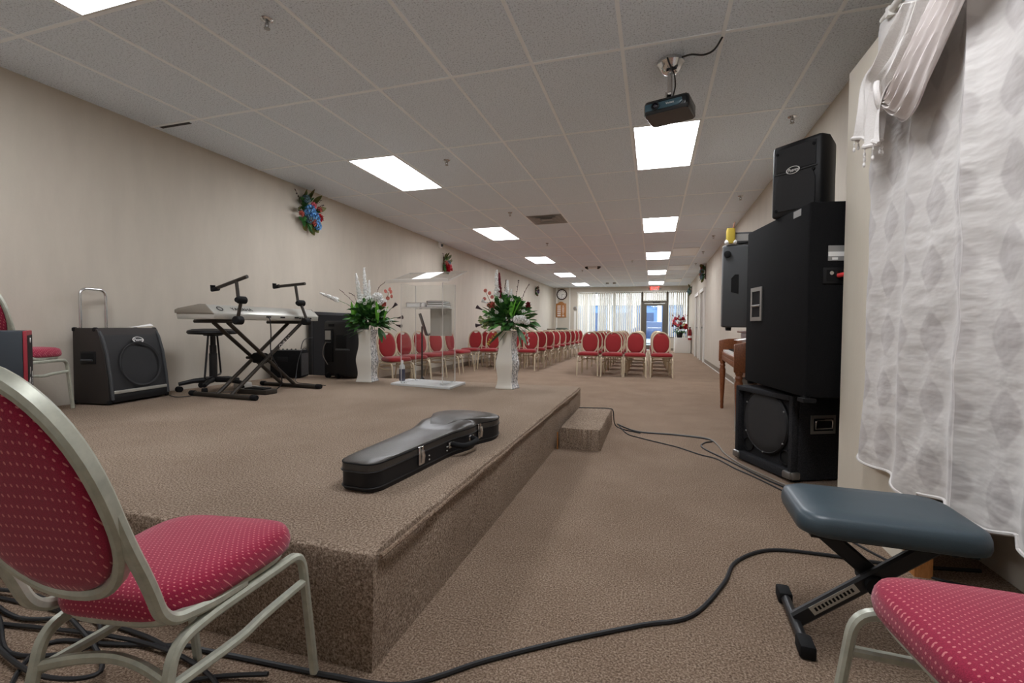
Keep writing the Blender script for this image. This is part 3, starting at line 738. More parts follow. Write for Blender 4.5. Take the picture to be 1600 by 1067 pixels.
# drafting stool
t = thing('drafting_stool', 'black swivel stool with foot ring and castors, behind the keyboard', 'stool', (-4.13, 3.46, ST))
MB().lathe([(.10, .545), (.20, .55), (.215, .565), (.21, .585), (.17, .6), (.08, .604), (.001, .605)], n=32, capt=False).build('seat', 'blackplastic', t)
MB().lathe([(.035, .1), (.035, .36), (.03, .365), (.03, .44), (.024, .445), (.024, .53), (.08, .535), (.08, .545)], n=16).build('gas_column', 'blackmetal', t)
for a in (2.2, -.95):
    MB().tube(rpath([(.15*cos(a), .15*sin(a), .545), (.27*cos(a), .27*sin(a), .15), (.25*cos(a), .25*sin(a), .135), (.02*cos(a), .02*sin(a), .135)], .04), .009, 8).build('foot_rest_arm', 'blackmetal', t)
for k in range(5):
    a = 2*pi*k/5+.3
    MB().tube([(.03*cos(a), .03*sin(a), .105), (.16*cos(a), .16*sin(a), .1), (.28*cos(a), .28*sin(a), .075)], .026, 10, rs=[1.1, .9, .7]).build('base_arm', 'blackplastic', t)
    p = V((.275*cos(a), .275*sin(a), .028)); q = V((-sin(a+.5), cos(a+.5), 0))
    MB().lathe([(.012, -.022), (.027, -.02), (.027, .02), (.012, .022)], p, 14, q).build('castor', 'rubber', t)
# keyboard stand
t = thing('keyboard_stand', 'dark double X keyboard stand with two tilted upper tier arms', 'keyboard stand', (-3.6, 3.45, ST))
def L(x, y, z): return V((x+3.6, y-3.45, z-ST))
for y0, ya in ((3.1, 3.03), (3.89, 3.82)):
    f = MB(); f.tube([L(-3.98, y0+.02, ST+.022), L(-3.22, y0-.02, ST+.022)], .02, 10); b = f.build('floor_bar', 'darkmetal', t)
    for x, dy in ((-3.97, .02), (-3.23, -.02)): MB().lathe([(.021, -.03), (.024, -.025), (.024, .025), (.021, .03)], L(x, y0+dy, ST+.0255), 10, (1, 0, 0)).build('end_cap', 'rubber', b)
    a = MB(); a.tube([L(-3.82, ya, 1.012), L(-3.34, ya, 1.012)], 0, prof=(.03, .03), up=(0, 0, 1)); a.build('support_arm', 'darkmetal', t)
for x in (-3.66, -3.5):
    MB().tube([L(x, 3.10, ST+.03), L(x+.1, 3.82, 1.0)], 0, prof=(.036, .026), up=(0, 0, 1)).build('cross_leg', 'darkmetal', t)
    MB().tube([L(x-.045, 3.89, ST+.03), L(x+.055, 3.03, 1.0)], 0, prof=(.036, .026), up=(0, 0, 1)).build('cross_leg', 'darkmetal', t)
MB().lathe([(.05, -.06), (.05, .06)], L(-3.56, 3.47, .67), 16, (1, 0, .0)).build('pivot_disc', 'rubber', t)
MB().tube([L(-3.42, 3.47, .67), L(-3.72, 3.47, .67)], .014, 8).build('pivot_pin', 'darkmetal', t)
for y, lean in ((3.03, 0), (3.82, .0)):
    j = MB(); j.lathe([(.03, -.035), (.036, -.03), (.036, .03), (.03, .035)], L(-3.335, y, 1.02), 14, (0, 1, 0)); j.build('joint_knob', 'rubber', t)
    if y < 3.5:
        a, b, c = (-3.345, 1.02), (-3.30, 1.19), (-3.352, 1.36); e0, e1 = (-3.60, 1.285), (-3.235, 1.385)
    else:
        a, b, c = (-3.325, 1.035), (-3.40, 1.205), (-3.46, 1.38); e0, e1 = (-3.715, 1.375), (-3.345, 1.40)
    MB().tube([L(a[0], y, a[1]), L(b[0], y, b[1])], 0, prof=(.026, .026), up=(0, 1, 0)).build('tier_post', 'darkmetal', t)
    MB().tube([L(b[0]-.03, y-.0, b[1]), L(c[0], y, c[1])], 0, prof=(.026, .026), up=(0, 1, 0)).build('tier_post', 'darkmetal', t)
    MB().lathe([(.02, -.045), (.032, -.04), (.032, .02), (.02, .045)], L(b[0], y-.005, b[1]), 12, (0, -1, 0)).build('tilt_knob', 'rubber', t)
    ar = MB(); ar.tube([L(e0[0], y, e0[1]), L(e1[0], y, e1[1])], .015, 10); ar = ar.build('tier_arm', 'darkmetal', t)
    MB().tube([L(e0[0]+.05, y, e0[1]+.006), L(e0[0]-.012, y, e0[1]-.003), L(e0[0]-.01, y, e0[1]+.035)], .02, 10).build('arm_stop', 'rubber', ar)
d = (L(-3.4, 3.82, 1.0)-L(-3.5, 3.1, ST+.03)).normalized()
mm = M4((d, d.cross(V((-1, 0, 0))).normalized()*1, V((1, 0, 0)))).transposed().to_4x4()
text('leg_letters', 'Quik Lok', .045, 'whiteplastic', t, L(-3.408, 3.62, .828), mm, .0008)
# keyboard
t = thing('keyboard', 'long silver electronic keyboard lying on the stand, back towards the hall', 'keyboard', (-3.6, 3.46, 1.029))
prof = [(-.205, .012), (.205, 0), (.21, .05), (.195, .053), (.11, .118), (.06, .122), (-.20, .085), (-.215, .07)]
P = M4(((1, 0, 0, 0), (0, 0, 1, 0), (0, 1, 0, 0), (0, 0, 0, 1)))
MB().prism([(-.2, 0), (.2, 0), (.205, .046), (-.212, .05)], -.6, .61, P).build('lower_case', 'silver', t, bevel=.004)
MB().prism([(-.215, .05), (.205, .046), (.115, .118), (.06, .122), (-.18, .088), (-.215, .075)], -.6, .61, P).build('upper_case', 'silver', t, bevel=.006)
for s in (-1, 1):
    y = -.604 if s < 0 else .614
    MB().prism([(-.218, .05), (.203, .046), (.115, .121), (.06, .124), (-.18, .091), (-.218, .078)], y-.006, y+.006, P).build('end_cap', 'silverdark', t, bevel=.003)
MB().b2((-.2, -.58, .089), (-.06, .58, .094)).build('white_keys', 'whiteplastic', t, smooth=False)
n = V((.72, 0, .9)).normalized(); Fm = facing(n)
text('maker_letters', 'YAMAHA', .052, 'blackplastic', t, (.163, -.30, .0875), Fm, .0008)
mr = MB(); mk = Fm.copy(); mk.translation = V((.163, -.515, .0865))
mr.rings([[mk @ V((.028*q*cos(2*pi*i/24), .028*q*sin(2*pi*i/24), h)) for i in range(24)] for q, h in ((1, 0), (1, .002), (.72, .002), (.72, 0))], False, False); mr.build('maker_ring', 'blackplastic', t)
for y in (-.05, .12, .3): MB().box((.203, y, .028), (.012, .05, .014)).build('socket', 'rubber', t, smooth=False)
for y in (.34, .37, .40, .43, .46, .49): MB().lathe([(.008, 0), (.008, .008)], (.2055, y, .024), 10, (1, 0, 0)).build('jack_socket', 'rubber', t)
def cable(name, label, pts, r=.006, mat='cord', k=6, cat='cable', group=None):
    o = MB().tube(smooth_path(pts, k), r, 7).build(name, mat); tag(o, label, cat, group); return o
cable('keyboard_cable', 'black cable hanging from the back of the keyboard to the stage floor', [(-3.38, 3.38, 1.055), (-3.35, 3.38, 1.03), (-3.36, 3.40, .9), (-3.38, 3.42, .72), (-3.36, 3.5, .55), (-3.4, 3.56, .42), (-3.46, 3.5, ST+.01), (-3.7, 3.6, ST+.009), (-3.9, 3.7, ST+.009)], .005)
t = thing('power_strip', 'dark pedal box on the stage floor between the keyboard stand feet', 'pedal', (-3.55, 3.42, ST))
MB().b2((-.17, -.07, 0), (.17, .07, .045)).build('pedal_body', 'darkmetal', t, bevel=.006)
MB().b2((-.1, -.05, .045), (.12, .05, .056)).build('pedal_plate', 'rubber', t, bevel=.003)
t = thing('plug_adapter', 'white plug adapter lying on the stage floor under the keyboard', 'adapter', (-3.98, 3.66, ST))
MB().b2((-.05, -.07, 0), (.05, .07, .06)).build('adapter_body', 'whiteplastic', t, bevel=.012)
MB().tube(smooth_path([(.03, .07, .02), (.1, .12, .006), (.2, .1, .005)], 5), .005, 6).build('adapter_lead', 'whiteplastic', t)
cable('floor_cable', 'thin dark cable on the stage floor from bass amplifier to keyboard stand', [(-4.12, 3.02, ST+.008), (-3.98, 2.98, ST+.008), (-3.93, 3.05, ST+.008), (-3.99, 3.2, ST+.008), (-3.9, 3.32, ST+.008), (-3.7, 3.45, ST+.008)], .004)
# small practice amp
t = thing('practice_amplifier', 'small black amplifier on the stage against the wall behind the keyboard stand', 'amplifier', (-4.28, 4.62, ST), .35)
MB().b2((-.18, -.13, .01), (.18, .13, .34)).build('cabinet', 'black', t, bevel=.012)
MB().b2((-.1, -.134, .2), (.03, -.128, .26)).build('handle_recess', 'rubber', t, bevel=.003)
MB().b2((.183, -.11, .03), (.176, .11, .3)).build('speaker_grille', 'grille', t, smooth=False)
MB().b2((-.16, -.12, .34), (.16, -.02, .346)).build('control_panel', 'steel', t, smooth=False)
for x in (-.1, -.05, 0, .05, .1): MB().lathe([(.011, 0), (.009, .012)], (x, -.07, .346), 10).build('control_knob', 'rubber', t)
cable('amplifier_cable', 'black cable looping down from the small amplifier to the stage floor', [(-4.0, 4.62, ST+.33), (-3.97, 4.5, ST+.37), (-3.95, 4.4, ST+.25), (-3.9, 4.3, ST+.06), (-3.8, 4.2, ST+.009), (-3.6, 4.12, ST+.009), (-3.3, 4.06, ST+.009)], .004)
cable('wall_cable', 'thin black cable running up the wall to the flat black panel', [(-4.40, 4.92, ST+.01), (-4.41, 4.95, ST+.3), (-4.40, 5.0, ST+.45), (-4.38, 5.14, ST+.48)], .005)
# flat panel and PA speaker
t = thing('flat_panel', 'flat black panel standing against the left wall behind the loudspeaker', 'panel', (-4.41, 5.62, 0))
MB().b2((-.025, -.5, .12), (.025, .5, 1.17)).build('panel_frame', 'blackplastic', t, bevel=.008)
MB().b2((.024, -.47, .16), (.029, .47, 1.13)).build('panel_face', 'rubber', t, smooth=False)
for y in (-.35, .35): MB().b2((-.03, y-.05, 0), (.16, y+.05, .12)).build('panel_foot', 'blackplastic', t, bevel=.01)
def pa_back():
    t = thing('powered_loudspeaker', 'black moulded loudspeaker with its rear panel showing, behind the white vase', 'speaker', (-3.63, 4.86, ST), -.12)
    W, D, H = .24, .34, .70
    o = [(-.22, -.15), (.16, -.17), (.22, -.1), (.22, .14), (.12, .2), (-.16, .2), (-.22, .12)]
    MB().rings([[V((x*k, y*k, z)) for x, y in o] for k, z in ((.94, .03), (1, .06), (1, H-.05), (.97, H-.012), (.9, H))]).build('cabinet', 'blackplastic', t, bevel=.008)
    MB().b2((-.2, -.17, .2), (-.07, -.148, .6)).build('rear_panel', 'rubber', t, bevel=.004)
    MB().b2((-.18, -.176, .47), (-.09, -.168, .58)).build('amplifier_plate', 'steel', t, smooth=False)
    for x in (-.17, -.145, -.12, -.095): MB().lathe([(.007, 0), (.007, .01)], (x, -.174, .44), 8, (0, -1, 0)).build('control_knob', 'greyplastic', t)
    MB().b2((-.14, -.166, .63), (-.05, -.15, .665)).build('top_grip', 'rubber', t, bevel=.004)
    MB().b2((-.01, -.172, .37), (.15, -.16, .53)).build('side_recess', 'rubber', t, bevel=.004)
    MB().b2((-.02, -.178, .34), (.2, -.165, .365)).build('moulded_ledge', 'greyplastic', t, bevel=.004)
    for x in (-.16, .0): MB().lathe([(.02, -.02), (.035, -.018), (.035, .018), (.02, .02)], (x, -.15, .036), 14, (1, 0, 0)).build('wheel', 'rubber', t)
    for x in (-.15, .16): MB().b2((x-.03, .1, 0), (x+.03, .16, .03)).build('foot', 'rubber', t, smooth=False)
    MB().tube(smooth_path([(-.16, -.178, .44), (-.19, -.19, .38), (-.19, -.2, .28), (-.15, -.19, .2), (-.13, -.185, .17)], 5), .005, 6).build('signal_lead', 'cordgrey', t)
pa_back()
# ------------------------------------------------------------------ guitar case
def case_outline(k=1.0, off=0):
    R_ = [(0, .0), (.0, .05), (.03, .08), (.10, .09), (.40, .105), (.58, .115), (.66, .135), (.72, .150), (.775, .152), (.82, .143), (.87, .158), (.94, .188), (1.01, .192), (1.08, .165), (1.12, .11), (1.14, .05), (1.14, 0)]
    r = smooth_path([(s, -x-off*(1 if x > .04 else 0), 0) for s, x in R_], 3)
    l = smooth_path([(s, x*(1.0)+off*(1 if x > .04 else 0), 0) for s, x in R_[::-1]], 3)
    pts = [(p.x, p.y) for p in r]+[(p.x, p.y) for p in l[1:-1]]
    return [((x-.57)*k*(1+off*1.6)+.57, y*k) for x, y in pts]
t = thing('guitar_case', 'black hard guitar case with chrome latches lying on the stage', 'guitar case', (-1.085, 1.50, ST), pi/2-.045)
O = case_outline()
MB().rings([[V((x, y, z)) for x, y in case_outline(k)] for k, z in ((.97, 0), (.995, .008), (1, .02), (1, .08))]).build('case_bottom', 'blackplastic', t)
def lid(k, z, bulge=0):
    out = []
    for x, y in case_outline(k):
        b = bulge*max(0, min(1, (x-.60)/.12)); out.append(V((x, y, z+b)))
    return out
MB().rings([lid(1.004, .08), lid(1.004, .105), lid(.995, .115, .0), lid(.97, .119, .004), lid(.86, .121, .016), lid(.6, .122, .026), lid(.3, .123, .03)]).build('case_lid', simple('black_leatherette', (58, 54, 50), .3, bump=.2, bscale=300), t)
for z, k in ((.02, 1.006), (.082, 1.012), (.112, 1.004)):
    MB().tube([(x, y, z) for x, y in case_outline(k)], .0028, 6, closed=True).build('piping', 'rubber' if z > .1 else 'blackmetal', t)
def latch(x, y, ax):
    l = MB().b2((x-.018, y-.01, .035), (x+.018, y+.004, .115)).build('latch', 'chrome', t, bevel=.004)
    MB().tube([(x, y-.014, .045), (x, y-.018, .075), (x, y-.014, .1)], .008, 8).build('latch_lever', 'chrome', l)
latch(.30, -.104, 0); latch(.835, -.148, 0)
l = MB().b2((.70, .146, .03), (.735, .16, .11)).build('latch', 'chrome', t, bevel=.004)
h = MB().tube(rpath([(.56, -.125, .065), (.575, -.185, .055), (.71, -.20, .055), (.725, -.152, .065)], .03), .014, 10).build('handle', 'rubber', t)
for x, y in ((.555, -.118), (.725, -.148)): MB().b2((x-.022, y-.012, .05), (x+.022, y+.005, .078)).build('handle_mount', 'chrome', h, bevel=.004)
for x in (.37, .53):
    for z in (.04, .058): MB().blob((x, -.109 if x < .5 else -.115, z), .005, 8, 4).build('rivet', 'chrome', t)
# ------------------------------------------------------------------ acrylic lectern and what is on it
t = thing('lectern', 'clear acrylic lectern with sloped top on the stage between two white vases', 'lectern', (-2.355, 4.56, ST))
def pane(m, lo, hi):
    """thin sheet: big faces clear, narrow faces pale"""
    d = [b-a for a, b in zip(lo, hi)]; ax = d.index(min(d))
    n0 = len(m.f); m.b2(lo, hi); o = [0, 1, 2, 3, 4, 5]
    axis = [0, 0, 2, 2, 2, 2]
    for i, f in enumerate(m.f[n0:]):
        vs = [m.v[q] for q in f]; rng = [max(v[k] for v in vs)-min(v[k] for v in vs) for k in range(3)]
        m.mi[n0+i] = 0 if rng[ax] < 1e-6 else 1
    return m
AC = ['acrylic', 'acredge']
b = MB(); b.prism([(-.37, -.17), (.39, -.29), (.36, .19), (-.40, .27)], 0, .024); b.build('base_plate', 'clearplastic', t, bevel=.003)
x0, x1, y0, y1 = -.245, .245, -.16, .16
for nm, lo, hi in (('side_panel', (x0-.006, y0, .024), (x0+.006, y1, 1.1)), ('side_panel', (x1-.006, y0, .024), (x1+.006, y1, 1.1)),
                   ('front_panel', (x0+.006, y1-.012, .024), (x1-.006, y1, 1.1)), ('shelf', (x0+.006, y0+.02, .835), (x1-.006, y1-.014, .847))):
    pane(MB(), lo, hi).build(nm, AC, t, smooth=False)
tp = pane(MB(), (-.365, -.27, -.006), (.365, .22, .006)).build('sloped_top', AC, t, smooth=False); tp.location = (0, 0, 1.185); tp.rotation_euler = (.31, 0, -.03)
lp = MB().b2((-.365, -.27, .006), (.365, -.262, .03)).build('book_stop', 'acredge', tp, smooth=False)
pane(MB(), (x0+.2, y1-.03, .535), (x1-.03, y1-.018, .84)).build('frosted_panel', 'frost', t, smooth=False)
for x, y in ((x0+.03, y0+.03), (x1-.03, y0+.03), (x0+.03, y1-.03), (x1-.03, y1-.03)): MB().lathe([(.016, .024), (.016, .032), (.01, .036)], (x, y, 0), 12).build('screw_cap', 'chrome', t)
ps = MB().b2((-.12, -.2, .0075), (.1, .18, .0095)).build('paper_sheet', 'paper', smooth=False); ps.matrix_world = M4.Translation((-2.355, 4.56, ST+1.185)) @ M4.Rotation(-.03, 4, 'Z') @ M4.Rotation(.31, 4, 'X')
tag(ps, 'white sheet lying on the sloped top of the clear lectern', 'paper')
def book(label, lo, hi, rz, mat, grp='books on the lectern shelf'):
    c = [(a+b_)/2 for a, b_ in zip(lo, hi)]; d = [(b_-a)/2 for a, b_ in zip(lo, hi)]
    t = thing('book', label, 'book', (c[0], c[1], lo[2]), rz, grp); h = 2*d[2]
    MB().b2((-d[0], -d[1], 0), (d[0], d[1], .003)).build('cover', mat, t, smooth=False)
    MB().b2((-d[0], -d[1], h-.003), (d[0], d[1], h)).build('cover', mat, t, smooth=False)
    MB().b2((-d[0], -d[1], .003), (-d[0]+.004, d[1], h-.003)).build('spine', mat, t, smooth=False)
    MB().b2((-d[0]+.004, -d[1]+.006, .003), (d[0]-.006, d[1]-.006, h-.003)).build('pages', 'paper', t, smooth=False)
MAT['bookgrey'] = simple('grey_book_cloth', (128, 122, 114), .6); MAT['bookdark'] = simple('dark_book_cloth', (78, 72, 66), .6)
zs = ST+.848
book('thick grey book at the left end of the lectern shelf', (-2.58, 4.47, zs), (-2.41, 4.67, zs+.05), 0, 'bookgrey')
book('dark grey book at the bottom of the pile on the lectern shelf', (-2.33, 4.45, zs), (-2.13, 4.66, zs+.026), .03, 'bookdark')
book('mid grey book in the middle of the pile on the lectern shelf', (-2.32, 4.46, zs+.027), (-2.13, 4.66, zs+.046), -.03, 'bookgrey')
book('grey book on top of the pile on the lectern shelf', (-2.33, 4.46, zs+.047), (-2.14, 4.65, zs+.064), .06, 'bookdark')
o = MB().rings([[V((-2.385+.028*k*cos(a), 4.5+.028*k*sin(a), zs+h)) for a in [2*pi*i/16 for i in range(16)]] for k, h in ((.8, 0), (1, .01), (.9, .03), (1.02, .05))]).build('paper_cup', 'paper')
tag(o, 'small crumpled white paper cup between the books on the lectern shelf', 'cup')
t = thing('spray_bottle', 'small bottle with dark wrapper standing on the lectern base', 'bottle', (-2.705, 4.60, ST+.025))
MB().lathe([(.03, 0), (.033, .01), (.033, .12), (.03, .135)], n=18).build('wrapper', 'bottleblue', t)
MB().lathe([(.031, .134), (.028, .17), (.013, .19), (.013, .2)], n=18).build('bottle_neck', 'clearplastic', t)
MB().lathe([(.015, .2), (.015, .225), (.008, .23)], n=14).build('cap', 'whiteplastic', t)
# music stand behind the lectern
t = thing('music_stand', 'black music stand behind the lectern by the wall chairs', 'music stand', (-3.0, 5.62, 0))
MB().tube([(0, 0, .05), (0, 0, .98)], .011, 10).build('pole', 'blackmetal', t)
for k in range(3):
    a = 2*pi*k/3+.4
    MB().tube([(0, 0, .3), (.1*cos(a), .1*sin(a), .15), (.27*cos(a), .27*sin(a), .01)], .009, 8).build('leg', 'blackmetal', t)
d = MB().b2((-.23, -.008, -.15), (.23, .004, .16)).build('desk', 'blackmetal', t, smooth=False); d.location = (0, .03, 1.0); d.rotation_euler = (-.3, 0, 2.12)
MB().b2((-.23, -.06, -.15), (.23, -.008, -.14)).build('ledge', 'blackmetal', d, smooth=False)
# ------------------------------------------------------------------ white vases
def vase(label, loc, rz):
    t = thing('floor_vase', label, 'vase', loc, rz, 'tall wavy vases on the stage')
    K = [(0, .098), (.01, .1), (.05, .088), (.1, .083), (.16, .088), (.22, .097), (.27, .098), (.32, .090), (.39, .078), (.47, .074), (.53, .079), (.575, .088), (.60, .092)]
    K = smooth_path([(r, 0, z) for z, r in K], 3)
    S = rrect(2, 2, .22, 3); rg = [[V((x*k.x, y*k.x, k.z)) for x, y in S] for k in K]
    rg += [[V((x*.082, y*.082, .60)) for x, y in S], [V((x*.07, y*.07, .45)) for x, y in S]]
    m = MB(); m.rings(rg); n = len(S)
    # mosaic on the +x side
    MB_ = m
    for i, f in enumerate(m.f):
        vs = [V(m.v[q]) for q in f]; c = sum(vs, V())/len(vs)
        if len(f) == 4 and c.x > .055 and abs(c.y) < c.x*.98 and i < (len(K)-1)*n: m.mi[i] = 1
    m.build('vase_body', ['ceramic', 'mosaic'], t, angle=50)
    return t
vase('tall white wavy vase with silver mosaic side, beside the loudspeaker', (-3.16, 4.60, ST), .12)
vase('tall white wavy vase standing near the stage corner to the right of the lectern', (-1.45, 4.58, ST), -.14)
# ------------------------------------------------------------------ flowers
def fl(parent, name, mat, fn):
    m = MB(); fn(m); return m.build(name, mat, parent)
def spike(parent, base, tip, r=.03, mat='fwhite', n=90, name='flower_spike'):
    base, tip = V(base), V(tip); m = MB(); m.tube([base, base.lerp(tip, .5)+V((0, .004, .0)), tip], .003, 5)
    s = m.build('stem', 'leaf', parent); m = MB()
    for i in range(n):
        q = i/n; p = base.lerp(tip, .28+.72*q); rr = r*(1-.75*q**1.5); a = i*2.4
        d = (tip-base).normalized(); e = d.orthogonal().normalized(); e = M4.Rotation(a, 3, d) @ e
        m.blob(p+e*rr*random.uniform(.25, .8), rr*.26+.005, 5, 3)
        if i % 2: m.leaf(p, e+d*.6, rr*1.25+.008, rr*.8+.008, .1, 0, 2, .4)
    m.build(name, mat, parent)
def rose(parent, c, r, mat, name='rose', d=(0, -1, .3)):
    c = V(c); d = V(d).normalized(); m = MB(); e0 = d.orthogonal().normalized()
    for L_, (n, k, op) in enumerate(((3, .35, .15), (5, .6, .5), (6, .85, .95), (7, 1.0, 1.35))):
        for i in range(n):
            a = 2*pi*(i+.5*L_)/n; e = M4.Rotation(a, 3, d) @ e0
            m.leaf(c - d*r*.45, d*(1.15-op*.4)+e*op*.75, r*(.9+.25*k), r*.95, -.05, 0, 4, .5)
    m.blob(c, r*.4, 8, 5)
    return m.build(name, mat, parent)
def cluster(parent, c, r, mat, n=40, name='hydrangea', sq=(1, 1, .8), pr=.4):
    c = V(c); m = MB()
    for i in range(n):
        z = 1-2*(i+.5)/n; a = i*2.39996; q = math.sqrt(1-z*z); e = V((q*cos(a)*sq[0], q*sin(a)*sq[1], z*sq[2])); p = c+e*r*.8
        m.blob(p, r*.17, 5, 3)
        for k in range(4):
            f = e.orthogonal().normalized(); f = M4.Rotation(k*pi/2+i, 3, e.normalized()) @ f
            m.leaf(p, f+e*.4, r*pr, r*pr*.8, 0, 0, 2, .2)
    return m.build(name, mat, parent)
def calla(parent, base, tip, mat='fdark', name='calla_lily', r=.02):
    base, tip = V(base), V(tip); d = (tip-base).normalized(); m = MB()
    m.tube([base, base.lerp(tip, .6)+V((0, 0, .01)), tip], .003, 5); m.build('stem', 'leaf', parent)
    m = MB(); m.lathe([(.004, -.045), (.008, -.03), (.011, -.01), (.017, .012), (r*1.15, .024), (r*1.0, .022), (.012, .005), (.004, -.02)], tip, 12, d, False, False)
    return m.build(name, mat, parent)
def discs(parent, base, pts, r, mat='fcoral', name='eucalyptus_leaves'):
    m = MB(); base = V(base); c = sum((V(p) for p in pts), V())/len(pts); m.tube(smooth_path([base, c, pts[0]], 4), .0025, 5); m.build('stem', 'leafbrown', parent); m = MB()
    for p in pts: m.lathe([(r*.2, .004), (r, 0), (r, .003), (r*.2, .007)], p, 12, (random.uniform(-.4, .4), -1, random.uniform(-.3, .3)))
    return m.build(name, mat, parent)
def twig(parent, pts, n=12, r=.006, mat='fdark', name='berry_twig'):
    P_ = smooth_path(pts, 8); m = MB(); m.tube(P_, .002, 5); m.build('twig_stem', 'leafbrown', parent); m = MB()
    for i in range(n):
        q = P_[int(len(P_)*(.35+.64*i/n))]; m.blob(q+V((random.uniform(-1, 1), random.uniform(-1, 1), random.uniform(-1, 1)))*r*1.2, r*random.uniform(.7, 1.1), 6, 4)
    return m.build(name, mat, parent)
def foliage(parent, c, rx, rz, n, mat='leaf', ln=(.10, .18), w=(.035, .06), ry=None, elmin=-.5, name='foliage', oz=0):
    c = V(c); m = MB(); ry = ry or rx
    for i in range(n):
        a = random.uniform(0, 2*pi); el = random.uniform(elmin, 1.45); q = random.uniform(.15, .8)
        d = V((cos(a)*cos(el), sin(a)*cos(el), sin(el))); p = c+V((d.x*rx*q, d.y*ry*q, d.z*rz*q+oz))
        m.leaf(p, d+V((0, 0, .15)), random.uniform(*ln), random.uniform(*w), random.uniform(0, .5), random.uniform(-.8, .8))
    return m.build(name, mat, parent)
def P1(u, v, y=4.56): return aty(u, v, y)
random.seed(11)
t = thing('flower_arrangement', 'white flower spikes and coral leaves over foliage, in the vase by the loudspeaker', 'flowers')
g = lambda u, v, y=4.58: P1(u, v, y)
c = V((-3.16, 4.60, ST+.60)); C0 = c+V((0, 0, .0))
fd = MB()
for i in range(14): fd.tube([c+V((random.uniform(-.05, .05), random.uniform(-.05, .05), -.12)), c+V((random.uniform(-.12, .12), random.uniform(-.1, .1), .12))], .003, 5)
fd.build('stems', 'leaf', t)
foliage(t, c+V((.02, 0, .09)), .26, .27, 380, 'leaf', (.06, .12), (.04, .065), .2, -.35)
foliage(t, c+V((.02, -.03, .10)), .27, .28, 220, 'leafmid', (.05, .1), (.035, .055), .21, -.35, 'light_foliage')
m = MB()
for u, v, u2, v2 in ((552, 505, 549, 470), (556, 500, 558, 468), (590, 505, 588, 470), (600, 500, 606, 478)):
    a, b = g(u, v, 4.5), g(u2, v2, 4.48); m.leaf(a, b-a, (b-a).length*1.1, .05, .1, .3, 6)
m.build('broad_leaves', 'leafbright', t)
m = MB()
for u, v, u2, v2 in ((568, 512, 541, 514), (568, 514, 536, 522), (570, 516, 545, 525), (592, 512, 597, 533), (594, 514, 603, 528), (560, 512, 540, 505), (600, 505, 624, 499), (600, 508, 620, 515)):
    a, b = g(u, v, 4.52), g(u2, v2, 4.46); m.leaf(a, b-a, (b-a).length, .05, .1, random.uniform(-.5, .5), 5)
m.build('drooping_leaves', 'leaf', t)
for u, v, u2, v2, r in ((566, 490, 556.5, 427, .034), (572, 480, 569, 418, .032), (577, 480, 577, 438, .022), (578, 495, 591, 462, .028), (540, 474, 500, 457.5, .026)):
    spike(t, g(u, v), g(u2, v2, 4.6), r)
spike(t, g(560, 488), g(541, 474), .004, 'leaf', 4, 'stem_leaves')
cluster(t, g(590, 464, 4.5), .06, 'fwhite', 60); cluster(t, g(598, 472, 4.5), .05, 'fwhite', 40); cluster(t, g(577, 468, 4.52), .05, 'fwhite', 26)
cluster(t, g(612, 502, 4.5), .03, 'fwhite', 20)
discs(t, g(592, 485), [g(602.5, 455), g(611, 456), g(609, 452), g(606, 466), g(600, 470), g(612, 463)], .022)
rose(t, g(600, 476, 4.48), .034, 'fcoral')
for b_, e_ in (((600, 495), (617, 477)), ((604, 500), (626, 496)), ((604, 504), (624, 509))): calla(t, g(*b_), g(*e_))
for p in (((560, 480), (545, 465), (530, 452)), ((585, 470), (592, 450), (602, 440)), ((560, 480), (553, 462), (545, 458))): twig(t, [g(*q) for q in p], 10, .005)
for q_ in ((570, 474), (584, 478), (560, 470), (592, 486), (604, 484), (566, 462)): cluster(t, g(q_[0], q_[1], 4.44), .022, 'fwhite', 14, 'small_white_bloom')
rose(t, g(548, 503, 4.5), .02, 'fyellow', 'small_yellow_flower')

random.seed(12)
t = thing('flower_arrangement', 'bright fern, dark red rose and white clusters in the vase near the stage corner', 'flowers')
g = lambda u, v, y=4.56: P1(u, v, y)
c = V((-1.45, 4.58, ST+.60))
fd = MB()
for i in range(14): fd.tube([c+V((random.uniform(-.05, .05), random.uniform(-.05, .05), -.12)), c+V((random.uniform(-.12, .12), random.uniform(-.1, .1), .12))], .003, 5)
fd.build('stems', 'leaf', t)
foliage(t, c+V((.01, 0, .11)), .29, .29, 390, 'leaf', (.06, .12), (.04, .06), .2, -.4)
foliage(t, c+V((.01, -.03, .11)), .29, .29, 200, 'leafmid', (.05, .1), (.035, .05), .2, -.4, 'light_foliage')
m = MB()
for u, v, u2, v2 in ((792, 512, 768, 527), (790, 515, 764, 534), (794, 516, 778, 534), (806, 512, 815, 540), (808, 512, 823, 535), (806, 508, 836, 488), (800, 500, 840, 478), (800, 500, 840, 501), (780, 500, 752, 500), (775, 500, 755, 489)):
    a, b = g(u, v, 4.5), g(u2, v2, 4.46); m.leaf(a, b-a, (b-a).length, .05, .15, random.uniform(-.5, .5), 5)
m.build('drooping_leaves', 'leaf', t)
m = MB()
for u, v, u2, v2 in ((800, 495, 807, 465), (802, 495, 815, 466), (799, 495, 799, 470)):
    a, b = g(u, v, 4.42), g(u2, v2, 4.42); m.leaf(a, b-a, (b-a).length, .05, .05, 0, 6)
m.build('fern_frond', 'leafbright', t)
for u, v, u2, v2, r, mt in ((778, 480, 776, 422, .038, 'fwhite'), (783, 480, 780, 426, .02, 'fmaroon'), (792, 480, 793, 438, .024, 'fwhite'), (797, 480, 799, 452, .02, 'fwhite')): spike(t, g(u, v), g(u2, v2), r, mt)
discs(t, g(775, 490), [g(758.5, 454), g(765, 458), g(757, 467), g(769, 464), g(763, 476)], .02)
